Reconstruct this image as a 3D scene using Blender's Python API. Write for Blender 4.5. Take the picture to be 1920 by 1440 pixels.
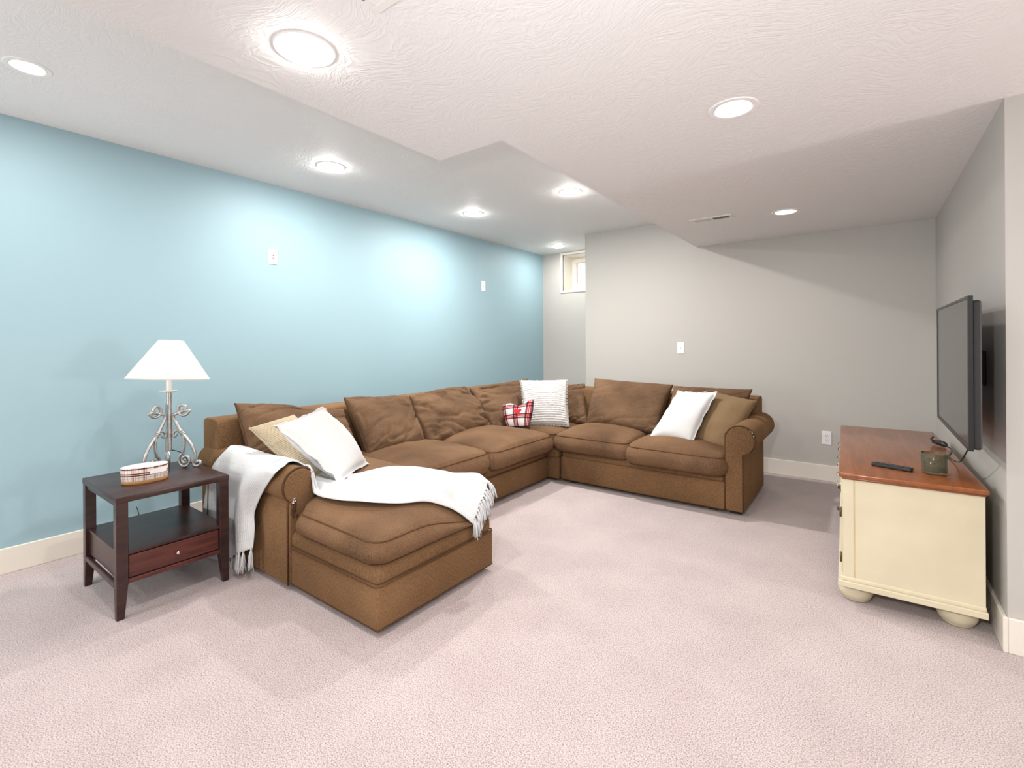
import bpy, bmesh, math, random
from mathutils import Vector, Matrix, noise as mnoise

# ------------------------------------------------------------------ clear
for o in list(bpy.data.objects):
    bpy.data.objects.remove(o, do_unlink=True)
SC = bpy.context.scene
COL = SC.collection
PI = math.pi
random.seed(7)

# ------------------------------------------------------------------ camera
F_PX, CXP, CYP, CAM_H = 897.0, 960.0, 641.8, 1.21
YAW = math.radians(36.52)
ROLL = math.atan(0.00604)
RGT = Vector((math.cos(YAW), math.sin(YAW), 0))
FWD = Vector((-math.sin(YAW), math.cos(YAW), 0))
UPV = Vector((0, 0, 1))
EYE = Vector((0, 0, CAM_H))
cr, sr = math.cos(ROLL), math.sin(ROLL)
cam_d = bpy.data.cameras.new('camera')
cam = bpy.data.objects.new('camera', cam_d)
COL.objects.link(cam)
cx = RGT * cr - UPV * sr
cy = RGT * sr + UPV * cr
cz = -FWD
cam.matrix_world = Matrix(((cx.x, cy.x, cz.x, 0), (cx.y, cy.y, cz.y, 0), (cx.z, cy.z, cz.z, CAM_H), (0, 0, 0, 1)))
cam_d.sensor_width = 36.0
cam_d.lens = F_PX / 1920 * 36
cam_d.shift_y = (CYP - 720.0) / 1920
cam_d.clip_start = 0.02
SC.camera = cam

# ------------------------------------------------------------------ world, exposure, lights
w = bpy.data.worlds.new('world'); SC.world = w
w.use_nodes = True
w.node_tree.nodes['Background'].inputs[0].default_value = (0.85, 0.93, 1.0, 1)
w.node_tree.nodes['Background'].inputs[1].default_value = 1.6
SC.view_settings.view_transform = 'Standard'
SC.view_settings.look = 'None'
SC.view_settings.gamma = 1.0
SC.view_settings.use_curve_mapping = False
SC.view_settings.exposure = -0.1

WARM = (1.0, 0.965, 0.925)
def lamp(name, kind, loc, power, size=0.07, color=WARM, spread=None):
    d = bpy.data.lights.new(name, kind)
    d.energy = power
    d.color = color
    if kind == 'AREA':
        d.shape = 'DISK'; d.size = size * 2
        if spread: d.spread = spread
    else:
        d.shadow_soft_size = size
    o = bpy.data.objects.new(name, d); COL.objects.link(o)
    o.location = loc
    return o

ZL, ZH = 2.147, 2.44
# lights of the part of the basement behind the camera and round the corner on the right
for i, (x, y, z, p) in enumerate([(-2.98, -1.10, ZH, 12), (-1.43, -1.0, ZL, 10), (-0.45, -1.7, ZL, 10), (-0.45, 0.18, ZL, 4),
                                  (1.7, -0.9, ZL, 16), (1.7, 1.1, ZL, 14), (3.4, 1.1, ZL, 16)]):
    lamp('ceiling_lamp', 'AREA', (x, y, z - 0.004), p)
# the lamp standing in the room round the corner: it lights the ceiling up to the edge of the corner's shadow
lamp('unseen_room_light', 'POINT', (3.3, 2.32, 1.15), 145, 0.14)
# added light with no fixture behind the camera, to brighten the higher ceiling
lamp('unseen_room_light', 'POINT', (-2.75, -1.7, 1.05), 85, 0.12)
# the photographer's flash, just left of and above the camera
fl = lamp('flash', 'SPOT', (-0.30, -0.05, 1.45), 105, 0.05, (1, 1, 1))
fl.data.spot_size = math.radians(150); fl.data.spot_blend = 1.0
fl.rotation_euler = (math.radians(84), 0, math.radians(2))

# ------------------------------------------------------------------ helpers
def ray(px, py):
    a, b = px - CXP, py - CYP
    u = (a * cr - b * sr) / F_PX
    v = -(a * sr + b * cr) / F_PX
    return FWD + RGT * u + UPV * v
def on_plane(px, py, p0, n):
    d = ray(px, py); n = Vector(n)
    t = (Vector(p0) - EYE).dot(n) / d.dot(n)
    return EYE + d * t
def onz(px, py, z): return on_plane(px, py, (0, 0, z), (0, 0, 1))
def ony(px, py, y): return on_plane(px, py, (0, y, 0), (0, 1, 0))
def onx(px, py, x): return on_plane(px, py, (x, 0, 0), (1, 0, 0))

def smooth(a, b, x):
    t = min(1, max(0, (x - a) / (b - a))) if a != b else float(x > a)
    return t * t * (3 - 2 * t)

def setp(o, label=None, cat=None, group=None, kind=None):
    if label: o['label'] = label
    if cat: o['category'] = cat
    if group: o['group'] = group
    if kind: o['kind'] = kind
    return o

def thing(name, label, cat, loc=(0, 0, 0), rotz=0, group=None):
    o = bpy.data.objects.new(name, None); COL.objects.link(o)
    o.empty_display_size = 0.1
    o.location = loc; o.rotation_euler = (0, 0, rotz)
    return setp(o, label, cat, group)

def link(name, me, mat, parent=None, shade=False, world=True):
    """mesh data given in world coordinates; keep it there when parented"""
    o = bpy.data.objects.new(name, me); COL.objects.link(o)
    if mat: me.materials.append(mat)
    if shade:
        for p in me.polygons: p.use_smooth = True
    if parent:
        o.parent = parent
        if world:
            chain = []; pp = parent
            while pp: chain.append(pp); pp = pp.parent
            mw = Matrix.Identity(4)
            for q in reversed(chain): mw = mw @ q.matrix_parent_inverse @ Matrix.LocRotScale(q.location, q.rotation_euler, q.scale)
            o.matrix_parent_inverse = mw.inverted()
    return o

def from_bm(name, bm, mat, parent=None, shade=False, world=True):
    me = bpy.data.meshes.new(name)
    bmesh.ops.recalc_face_normals(bm, faces=bm.faces)
    bm.to_mesh(me); bm.free()
    return link(name, me, mat, parent, shade, world)

def from_vf(name, vs, fs, mat, parent=None, shade=True, world=True, uv=None):
    me = bpy.data.meshes.new(name)
    me.from_pydata([tuple(v) for v in vs], [], fs)
    if uv:
        l = me.uv_layers.new(name='UVMap')
        for lp in me.loops: l.data[lp.index].uv = uv[lp.vertex_index]
    me.update()
    return link(name, me, mat, parent, shade, world)

def bbox(bm, x0, x1, y0, y1, z0, z1, bevel=0, seg=2, M=None):
    r = bmesh.ops.create_cube(bm, size=1)
    vs = r['verts']
    for v in vs:
        v.co = Vector(((x0 + x1) / 2 + v.co.x * (x1 - x0), (y0 + y1) / 2 + v.co.y * (y1 - y0), (z0 + z1) / 2 + v.co.z * (z1 - z0)))
    if M:
        for v in vs: v.co = M @ v.co
    if bevel > 0:
        es = list({e for v in vs for e in v.link_edges})
        bmesh.ops.bevel(bm, geom=es, offset=bevel, segments=seg, profile=0.5, affect='EDGES')

def boxo(name, x0, x1, y0, y1, z0, z1, mat, parent=None, bevel=0, seg=2, shade=False, world=True):
    bm = bmesh.new()
    bbox(bm, x0, x1, y0, y1, z0, z1, bevel, seg)
    o = from_bm(name, bm, mat, parent, shade, world)
    if bevel and shade is False: pass
    return o

def boxes(name, lst, mat, parent=None, bevel=0, world=True):
    bm = bmesh.new()
    for b in lst: bbox(bm, *b, bevel=bevel)
    return from_bm(name, bm, mat, parent, False, world)

def catmull(pts, n=8, closed=False):
    pts = [Vector(p) for p in pts]
    out = []
    N = len(pts)
    rng = range(N if closed else N - 1)
    for i in rng:
        if closed:
            p0, p1, p2, p3 = pts[(i - 1) % N], pts[i], pts[(i + 1) % N], pts[(i + 2) % N]
        else:
            p1, p2 = pts[i], pts[i + 1]
            p0 = pts[i - 1] if i > 0 else p1 * 2 - p2
            p3 = pts[i + 2] if i + 2 < N else p2 * 2 - p1
        for k in range(n):
            t = k / n
            out.append(0.5 * ((2 * p1) + (p2 - p0) * t + (2 * p0 - 5 * p1 + 4 * p2 - p3) * t * t + (3 * p1 - p0 - 3 * p2 + p3) * t ** 3))
    if not closed: out.append(pts[-1].copy())
    return out

def tube_vf(pts, r, seg=8, closed=False, rad=None, flat=None, vs=None, fs=None):
    """sweep a circle (or ellipse: flat=(normal, a, b)) along a polyline"""
    vs = [] if vs is None else vs
    fs = [] if fs is None else fs
    pts = [Vector(p) for p in pts]
    N = len(pts); base = len(vs)
    prev = None
    for i, p in enumerate(pts):
        a = pts[(i - 1) % N] if (closed or i > 0) else p
        b = pts[(i + 1) % N] if (closed or i < N - 1) else p
        t = (b - a)
        if t.length < 1e-9: t = Vector((0, 0, 1))
        t.normalize()
        if flat:
            n = Vector(flat[0]); n = (n - t * n.dot(t)).normalized()
        else:
            if prev is None:
                n = t.orthogonal().normalized()
            else:
                n = (prev - t * prev.dot(t))
                n = n.normalized() if n.length > 1e-6 else t.orthogonal().normalized()
        prev = n
        m = t.cross(n)
        rr = rad[i] if rad else r
        ra, rb = (flat[1] * (rr / r), flat[2] * (rr / r)) if flat else (rr, rr)
        for k in range(seg):
            th = 2 * PI * k / seg
            vs.append(p + n * (math.cos(th) * ra) + m * (math.sin(th) * rb))
    for i in range(N if closed else N - 1):
        j = (i + 1) % N
        for k in range(seg):
            k2 = (k + 1) % seg
            fs.append((base + i * seg + k, base + i * seg + k2, base + j * seg + k2, base + j * seg + k))
    if not closed:
        fs.append(tuple(base + k for k in range(seg))[::-1])
        fs.append(tuple(base + (N - 1) * seg + k for k in range(seg)))
    return vs, fs

def tube(name, pts, r, mat, parent=None, seg=8, closed=False, rad=None, flat=None, world=True):
    vs, fs = tube_vf(pts, r, seg, closed, rad, flat)
    return from_vf(name, vs, fs, mat, parent, True, world)

def lathe(name, prof, mat, parent=None, seg=32, center=(0, 0, 0), sx=1, sy=1, rotz=0, shade=True, cap=True, world=True, flip=False, M=None):
    vs, fs = [], []
    c, s = math.cos(rotz), math.sin(rotz)
    for (r, z) in prof:
        for k in range(seg):
            th = 2 * PI * k / seg
            x, y = r * math.cos(th) * sx, r * math.sin(th) * sy
            p = Vector((center[0] + x * c - y * s, center[1] + x * s + y * c, center[2] + z))
            vs.append(M @ p if M else p)
    n = len(prof)
    for i in range(n - 1):
        for k in range(seg):
            k2 = (k + 1) % seg
            f = (i * seg + k, i * seg + k2, (i + 1) * seg + k2, (i + 1) * seg + k)
            fs.append(f[::-1] if flip else f)
    if cap:
        fs.append(tuple(range(seg))[::-1]); fs.append(tuple((n - 1) * seg + k for k in range(seg)))
    o = from_vf(name, vs, fs, mat, parent, shade, world)
    bm = bmesh.new(); bm.from_mesh(o.data); bmesh.ops.recalc_face_normals(bm, faces=bm.faces); bm.to_mesh(o.data); bm.free()
    if shade: sharp(o)
    return o

def sharp(o, ang=40):
    me = o.data
    bm = bmesh.new(); bm.from_mesh(me)
    for e in bm.edges:
        if len(e.link_faces) == 2 and e.calc_face_angle(0) > math.radians(ang): e.smooth = False
    for f in bm.faces: f.smooth = True
    bm.to_mesh(me); bm.free()
    return o

def prism(name, poly, axis, a0, a1, mat, parent=None, world=True, shade=False, bevel=0):
    """poly: 2-D outline; axis 'x' -> (y,z) outline swept in x, 'y' -> (x,z), 'z' -> (x,y)"""
    bm = bmesh.new()
    def P(u, v, a):
        return {'x': (a, u, v), 'y': (u, a, v), 'z': (u, v, a)}[axis]
    lo = [bm.verts.new(P(u, v, a0)) for u, v in poly]
    hi = [bm.verts.new(P(u, v, a1)) for u, v in poly]
    n = len(poly)
    bm.faces.new(lo[::-1]); bm.faces.new(hi)
    for i in range(n):
        j = (i + 1) % n
        bm.faces.new((lo[i], lo[j], hi[j], hi[i]))
    bmesh.ops.recalc_face_normals(bm, faces=bm.faces)
    if bevel:
        es = [e for e in bm.edges if len(e.link_faces) == 2 and e.calc_face_angle(0) > 0.6]
        bmesh.ops.bevel(bm, geom=es, offset=bevel, segments=3, profile=0.5, affect='EDGES')
    o = from_bm(name, bm, mat, parent, shade, world)
    if shade: sharp(o, 35)
    return o

# ------------------------------------------------------------------ materials
MATS = {}
def nodes_of(name):
    m = bpy.data.materials.new(name); m.use_nodes = True
    nt = m.node_tree
    b = nt.nodes['Principled BSDF']
    return m, nt, b
def mat(name, color, rough=0.6, metal=0.0, spec=0.5, var=0.0, vscale=20.0, bump=0.0, bscale=200.0, bdist=0.001, sheen=0.0, stretch=None, coords='Object', coat=0.0, emit=None, estr=0.0, detail=3.0):
    m, nt, b = nodes_of(name)
    L = nt.links.new
    b.inputs['Base Color'].default_value = (*color, 1)
    b.inputs['Roughness'].default_value = rough
    b.inputs['Metallic'].default_value = metal
    b.inputs['Specular IOR Level'].default_value = spec
    b.inputs['Sheen Weight'].default_value = sheen
    b.inputs['Coat Weight'].default_value = coat
    if sheen: b.inputs['Sheen Roughness'].default_value = 0.4
    if emit:
        b.inputs['Emission Color'].default_value = (*emit, 1); b.inputs['Emission Strength'].default_value = estr
    if var or bump:
        tc = nt.nodes.new('ShaderNodeTexCoord'); mp = nt.nodes.new('ShaderNodeMapping')
        L(tc.outputs[coords], mp.inputs[0])
        if stretch: mp.inputs['Scale'].default_value = stretch
    if var:
        n = nt.nodes.new('ShaderNodeTexNoise'); n.inputs['Scale'].default_value = vscale; n.inputs['Detail'].default_value = detail
        L(mp.outputs[0], n.inputs['Vector'])
        r = nt.nodes.new('ShaderNodeValToRGB')
        r.color_ramp.elements[0].position = 0.3; r.color_ramp.elements[1].position = 0.7
        r.color_ramp.elements[0].color = (*[c * (1 - var) for c in color], 1)
        r.color_ramp.elements[1].color = (*[min(1, c * (1 + var)) for c in color], 1)
        L(n.outputs['Fac'], r.inputs[0]); L(r.outputs[0], b.inputs['Base Color'])
    if bump:
        n2 = nt.nodes.new('ShaderNodeTexNoise'); n2.inputs['Scale'].default_value = bscale; n2.inputs['Detail'].default_value = 4
        L(mp.outputs[0], n2.inputs['Vector'])
        bp = nt.nodes.new('ShaderNodeBump'); bp.inputs['Strength'].default_value = bump; bp.inputs['Distance'].default_value = bdist
        L(n2.outputs['Fac'], bp.inputs['Height']); L(bp.outputs[0], b.inputs['Normal'])
    MATS[name] = m
    return m

M_BLUE = mat('blue_wall_paint', (0.305, 0.455, 0.515), 0.55, bump=0.12, bscale=260, bdist=0.0015)
M_GREY = mat('greige_wall_paint', (0.50, 0.482, 0.452), 0.6, bump=0.12, bscale=260, bdist=0.0015)
M_TRIM = mat('cream_trim_paint', (0.78, 0.74, 0.66), 0.35)
M_WHITE = mat('white_plastic', (0.85, 0.85, 0.85), 0.35)
M_WHITEM = mat('white_enamel', (0.82, 0.81, 0.79), 0.4)
M_DARK = mat('dark_void', (0.02, 0.018, 0.016), 0.8)
M_SLOT = mat('slot_dark', (0.05, 0.045, 0.04), 0.6)

def ceiling_mat():
    m, nt, b = nodes_of('skip_trowel_ceiling'); L = nt.links.new
    b.inputs['Base Color'].default_value = (0.81, 0.80, 0.795, 1); b.inputs['Roughness'].default_value = 0.7
    tc = nt.nodes.new('ShaderNodeTexCoord')
    n0 = nt.nodes.new('ShaderNodeTexNoise'); n0.inputs['Scale'].default_value = 2.2; n0.inputs['Detail'].default_value = 2
    L(tc.outputs['Object'], n0.inputs['Vector'])
    mx = nt.nodes.new('ShaderNodeMixRGB'); mx.blend_type = 'ADD'; mx.inputs[0].default_value = 0.6
    L(tc.outputs['Object'], mx.inputs[1]); L(n0.outputs['Color'], mx.inputs[2])
    mp = nt.nodes.new('ShaderNodeMapping'); mp.inputs['Scale'].default_value = (9, 30, 9); mp.inputs['Rotation'].default_value = (0, 0, 0.6)
    L(mx.outputs[0], mp.inputs[0])
    n1 = nt.nodes.new('ShaderNodeTexNoise'); n1.inputs['Scale'].default_value = 1.3; n1.inputs['Detail'].default_value = 3.5; n1.inputs['Distortion'].default_value = 0.9
    L(mp.outputs[0], n1.inputs['Vector'])
    # ridges: 1-|2n-1|
    s = nt.nodes.new('ShaderNodeMath'); s.operation = 'MULTIPLY_ADD'; s.inputs[1].default_value = 2; s.inputs[2].default_value = -1
    L(n1.outputs['Fac'], s.inputs[0])
    a = nt.nodes.new('ShaderNodeMath'); a.operation = 'ABSOLUTE'; L(s.outputs[0], a.inputs[0])
    p = nt.nodes.new('ShaderNodeMath'); p.operation = 'SUBTRACT'; p.inputs[0].default_value = 1; L(a.outputs[0], p.inputs[1])
    q = nt.nodes.new('ShaderNodeMath'); q.operation = 'POWER'; q.inputs[1].default_value = 5; L(p.outputs[0], q.inputs[0])
    bp = nt.nodes.new('ShaderNodeBump'); bp.inputs['Strength'].default_value = 0.25; bp.inputs['Distance'].default_value = 0.005
    L(q.outputs[0], bp.inputs['Height']); L(bp.outputs[0], b.inputs['Normal'])
    return m
M_CEIL = ceiling_mat()

def carpet_mat():
    m, nt, b = nodes_of('pinkish_beige_carpet'); L = nt.links.new
    b.inputs['Roughness'].default_value = 0.95; b.inputs['Specular IOR Level'].default_value = 0.1
    b.inputs['Sheen Weight'].default_value = 0.25; b.inputs['Sheen Roughness'].default_value = 0.5
    tc = nt.nodes.new('ShaderNodeTexCoord')
    n1 = nt.nodes.new('ShaderNodeTexNoise'); n1.inputs['Scale'].default_value = 230; n1.inputs['Detail'].default_value = 2; n1.inputs['Roughness'].default_value = 0.6
    n2 = nt.nodes.new('ShaderNodeTexNoise'); n2.inputs['Scale'].default_value = 3.2; n2.inputs['Detail'].default_value = 4
    vo = nt.nodes.new('ShaderNodeTexVoronoi'); vo.inputs['Scale'].default_value = 330
    for n in (n1, n2, vo): L(tc.outputs['Object'], n.inputs['Vector'])
    r1 = nt.nodes.new('ShaderNodeValToRGB')
    r1.color_ramp.elements[0].position = 0.26; r1.color_ramp.elements[1].position = 0.60
    r1.color_ramp.elements[0].color = (0.150, 0.110, 0.108, 1); r1.color_ramp.elements[1].color = (0.600, 0.505, 0.500, 1)
    L(n1.outputs['Fac'], r1.inputs[0])
    r2 = nt.nodes.new('ShaderNodeValToRGB')
    r2.color_ramp.elements[0].position = 0.35; r2.color_ramp.elements[1].position = 0.65
    r2.color_ramp.elements[0].color = (0.90, 0.89, 0.89, 1); r2.color_ramp.elements[1].color = (1, 1, 1, 1)
    L(n2.outputs['Fac'], r2.inputs[0])
    mx = nt.nodes.new('ShaderNodeMixRGB'); mx.blend_type = 'MULTIPLY'; mx.inputs[0].default_value = 1
    L(r1.outputs[0], mx.inputs[1]); L(r2.outputs[0], mx.inputs[2]); L(mx.outputs[0], b.inputs['Base Color'])
    ad = nt.nodes.new('ShaderNodeMath'); ad.operation = 'SUBTRACT'; L(n1.outputs['Fac'], ad.inputs[0]); ad.inputs[1].default_value = 0.0
    bp = nt.nodes.new('ShaderNodeBump'); bp.inputs['Strength'].default_value = 0.5; bp.inputs['Distance'].default_value = 0.004
    L(ad.outputs[0], bp.inputs['Height']); L(bp.outputs[0], b.inputs['Normal'])
    return m
M_CARPET = carpet_mat()

def fabric_mat(name, c0, c1, ribscale=0.0, ribaxis='X', rib=0.3, nap=1.6, coords='Object', sheen=0.2, rough=0.9, fleck=0.58):
    """woven/chenille upholstery: nap patches, fine flecks, soft ribs"""
    m, nt, b = nodes_of(name); L = nt.links.new
    b.inputs['Roughness'].default_value = rough; b.inputs['Specular IOR Level'].default_value = 0.15
    b.inputs['Sheen Weight'].default_value = sheen; b.inputs['Sheen Roughness'].default_value = 0.45
    b.inputs['Sheen Tint'].default_value = (*[min(1, c * 1.8) for c in c1], 1)
    tc = nt.nodes.new('ShaderNodeTexCoord')
    n1 = nt.nodes.new('ShaderNodeTexNoise'); n1.inputs['Scale'].default_value = nap; n1.inputs['Detail'].default_value = 3
    n2 = nt.nodes.new('ShaderNodeTexNoise'); n2.inputs['Scale'].default_value = 250; n2.inputs['Detail'].default_value = 2
    L(tc.outputs[coords], n1.inputs['Vector'])
    mp2 = nt.nodes.new('ShaderNodeMapping'); mp2.inputs['Scale'].default_value = (1.6, 1.6, 0.35) if ribaxis == 'X' else (1, 1, 1)
    L(tc.outputs['Object'], mp2.inputs[0]); L(mp2.outputs[0], n2.inputs['Vector'])
    ad = nt.nodes.new('ShaderNodeMath'); ad.operation = 'MULTIPLY_ADD'; ad.inputs[1].default_value = 1.1 - fleck
    sc = nt.nodes.new('ShaderNodeMath'); sc.operation = 'MULTIPLY'; sc.inputs[1].default_value = fleck
    L(n2.outputs['Fac'], sc.inputs[0]); L(n1.outputs['Fac'], ad.inputs[0]); L(sc.outputs[0], ad.inputs[2])
    r = nt.nodes.new('ShaderNodeValToRGB')
    r.color_ramp.elements[0].position = 0.38; r.color_ramp.elements[1].position = 0.72
    r.color_ramp.elements[0].color = (*c0, 1); r.color_ramp.elements[1].color = (*c1, 1)
    L(ad.outputs[0], r.inputs[0]); L(r.outputs[0], b.inputs['Base Color'])
    bp = nt.nodes.new('ShaderNodeBump'); bp.inputs['Strength'].default_value = 0.35; bp.inputs['Distance'].default_value = 0.0025
    L(n2.outputs['Fac'], bp.inputs['Height'])
    last = bp
    if ribscale:
        wv = nt.nodes.new('ShaderNodeTexWave'); wv.inputs['Scale'].default_value = ribscale; wv.bands_direction = ribaxis
        wv.inputs['Distortion'].default_value = 0.6; wv.inputs['Detail'].default_value = 1
        L(tc.outputs[coords], wv.inputs['Vector'])
        bp2 = nt.nodes.new('ShaderNodeBump'); bp2.inputs['Strength'].default_value = rib; bp2.inputs['Distance'].default_value = 0.003
        L(wv.outputs['Fac'], bp2.inputs['Height']); L(bp.outputs[0], bp2.inputs['Normal']); last = bp2
    L(last.outputs[0], b.inputs['Normal'])
    return m
BR0, BR1 = (0.076, 0.040, 0.019), (0.250, 0.140, 0.068)
M_SOFA = fabric_mat('brown_chenille', BR0, BR1, 60, 'X', 0.15)
M_SEAT = fabric_mat('brown_chenille_seat', (0.060, 0.032, 0.017), (0.215, 0.122, 0.066), 55, 'X', 0.2, nap=2.6)
M_BACK = fabric_mat('brown_chenille_back', (0.058, 0.032, 0.018), (0.195, 0.115, 0.065), 60, 'X', 0.2, nap=3.0, coords='UV')
M_WELT = fabric_mat('brown_welt', (0.055, 0.027, 0.013), (0.13, 0.066, 0.033), 0)
M_LINEN = fabric_mat('white_linen', (0.64, 0.64, 0.64), (0.72, 0.72, 0.72), 0, sheen=0.1)
M_IVORY = fabric_mat('ivory_chenille', (0.54, 0.53, 0.515), (0.63, 0.615, 0.60), 0, sheen=0.1)
M_CORD = fabric_mat('beige_corduroy', (0.42, 0.34, 0.23), (0.58, 0.49, 0.36), 26, 'Y', 0.9, coords='UV', sheen=0.2)
M_TAN = fabric_mat('tan_suede', (0.145, 0.092, 0.046), (0.225, 0.150, 0.080), 0, sheen=0.3)

def throw_mat():
    m, nt, b = nodes_of('white_throw_weave'); L = nt.links.new
    b.inputs['Base Color'].default_value = (0.61, 0.62, 0.63, 1); b.inputs['Roughness'].default_value = 0.95
    b.inputs['Specular IOR Level'].default_value = 0.1; b.inputs['Sheen Weight'].default_value = 0.1
    tc = nt.nodes.new('ShaderNodeTexCoord')
    mp = nt.nodes.new('ShaderNodeMapping'); mp.inputs['Scale'].default_value = (1, 1, 1)
    L(tc.outputs['UV'], mp.inputs[0])
    br = nt.nodes.new('ShaderNodeTexBrick'); br.inputs['Scale'].default_value = 1.0
    br.inputs['Color1'].default_value = (1, 1, 1, 1); br.inputs['Color2'].default_value = (0.8, 0.8, 0.8, 1); br.inputs['Mortar'].default_value = (0, 0, 0, 1)
    br.inputs['Brick Width'].default_value = 0.11; br.inputs['Row Height'].default_value = 0.0135; br.inputs['Mortar Size'].default_value = 0.004; br.inputs['Mortar Smooth'].default_value = 1.0
    L(mp.outputs[0], br.inputs['Vector'])
    bp = nt.nodes.new('ShaderNodeBump'); bp.inputs['Strength'].default_value = 0.5; bp.inputs['Distance'].default_value = 0.004
    L(br.outputs['Color'], bp.inputs['Height']); L(bp.outputs[0], b.inputs['Normal'])
    return m
M_THROW = throw_mat()
M_FRINGE = mat('white_fringe_yarn', (0.64, 0.65, 0.66), 0.95, spec=0.1)

def wood_mat(name, c0, c1, rough=0.3, scale=(1, 10, 10), ns=4.0, coat=0.0):
    m, nt, b = nodes_of(name); L = nt.links.new
    b.inputs['Roughness'].default_value = rough; b.inputs['Coat Weight'].default_value = coat; b.inputs['Coat Roughness'].default_value = 0.15
    tc = nt.nodes.new('ShaderNodeTexCoord'); mp = nt.nodes.new('ShaderNodeMapping'); mp.inputs['Scale'].default_value = scale
    L(tc.outputs['Object'], mp.inputs[0])
    n = nt.nodes.new('ShaderNodeTexNoise'); n.inputs['Scale'].default_value = ns; n.inputs['Detail'].default_value = 6; n.inputs['Distortion'].default_value = 0.6
    L(mp.outputs[0], n.inputs['Vector'])
    r = nt.nodes.new('ShaderNodeValToRGB'); r.color_ramp.elements[0].position = 0.3; r.color_ramp.elements[1].position = 0.72
    r.color_ramp.elements[0].color = (*c0, 1); r.color_ramp.elements[1].color = (*c1, 1)
    L(n.outputs['Fac'], r.inputs[0]); L(r.outputs[0], b.inputs['Base Color'])
    bp = nt.nodes.new('ShaderNodeBump'); bp.inputs['Strength'].default_value = 0.06; bp.inputs['Distance'].default_value = 0.001
    L(n.outputs['Fac'], bp.inputs['Height']); L(bp.outputs[0], b.inputs['Normal'])
    return m
M_ESP = wood_mat('espresso_wood', (0.018, 0.007, 0.006), (0.055, 0.018, 0.015), 0.32, (8, 1.2, 8))
M_ESPR = wood_mat('reddish_drawer_wood', (0.05, 0.011, 0.008), (0.13, 0.030, 0.021), 0.33, (8, 1.2, 14))
M_CHERRY = wood_mat('cherry_console_top', (0.20, 0.058, 0.014), (0.33, 0.105, 0.030), 0.28, (10, 1.0, 10), coat=0.3)
M_CREAM = mat('aged_cream_paint', (0.66, 0.595, 0.43), 0.45, var=0.07, vscale=3.5, detail=5)
M_CREAMD = mat('cream_paint_edge_wear', (0.60, 0.48, 0.27), 0.5, var=0.12, vscale=12)
M_STEEL = mat('brushed_pewter', (0.46, 0.45, 0.44), 0.38, metal=0.85, var=0.15, vscale=60)
M_CHROME = mat('nickel_knob', (0.75, 0.74, 0.72), 0.22, metal=1.0)
M_BRONZE = mat('antique_brass', (0.17, 0.13, 0.08), 0.4, metal=0.9)
M_BLACK = mat('black_plastic', (0.012, 0.012, 0.013), 0.35)
M_BLACKM = mat('black_matte', (0.016, 0.016, 0.017), 0.6)
M_SCREEN = mat('tv_screen', (0.012, 0.012, 0.013), 0.16, spec=0.9)
M_CORDB = mat('black_cord', (0.015, 0.015, 0.015), 0.5)
M_OAK = mat('pale_oak', (0.42, 0.22, 0.085), 0.45, var=0.15, vscale=14, stretch=(1, 1, 8))
M_RED = mat('red_felt', (0.62, 0.010, 0.030), 0.9)
M_TORN = mat('torn_fabric', (0.075, 0.035, 0.022), 0.95, var=0.4, vscale=120)
M_BATT = mat('white_batting', (0.72, 0.66, 0.62), 0.95)
M_LENSR = mat('lit_lens_recessed', (0.9, 0.9, 0.9), 0.5, emit=(1, 0.97, 0.93), estr=3.0)
M_CANTRIM = mat('white_can_trim', (0.86, 0.85, 0.84), 0.4)

# ------------------------------------------------------------------ the room
XL, XR, YB, YN, YR = -3.68, 0.435, 4.925, 5.715, 2.63   # left wall, right wall, back wall, niche wall, return wall
XN = -2.592                                               # left end of the back wall (niche side)
BX1, BY0 = 4.9, -3.4                                      # far ends of the basement behind the camera
def struct(o, ): o['kind'] = 'structure'; return o

struct(boxo('floor', XL - 0.1, BX1 + 0.1, BY0 - 0.1, YN + 0.15, -0.1, 0.0, M_CARPET))
struct(boxo('wall_left', XL - 0.1, XL, BY0, YN + 0.15, 0, 2.6, M_BLUE))
struct(boxo('wall_back', XN, BX1, YB, YB + 0.1, 0, 2.6, M_GREY))
struct(boxo('wall_niche_side', XN, XN + 0.1, YB + 0.1, YN + 0.15, 0, 2.6, M_GREY))
struct(boxo('wall_right', XR, XR + 0.12, YR, YB, 0, 2.6, M_GREY))
struct(boxo('wall_return', XR + 0.12, BX1, YR, YR + 0.12, 0, 2.6, M_GREY))
struct(boxo('wall_far', BX1, BX1 + 0.1, BY0, YB, 0, 2.6, M_GREY))
struct(boxo('wall_front', XL, BX1, BY0 - 0.1, BY0, 0, 2.6, M_GREY))
struct(boxo('ceiling', XL - 0.1, BX1 + 0.1, BY0 - 0.1, YN + 0.15, ZH, ZH + 0.1, M_CEIL))
struct(prism('ceiling_soffit', [(-1.76, BY0), (BX1, BY0), (BX1, YB), (-1.352, YB), (-1.352, 1.76), (-1.76, 1.76)], 'z', ZL, ZH, M_CEIL))

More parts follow.
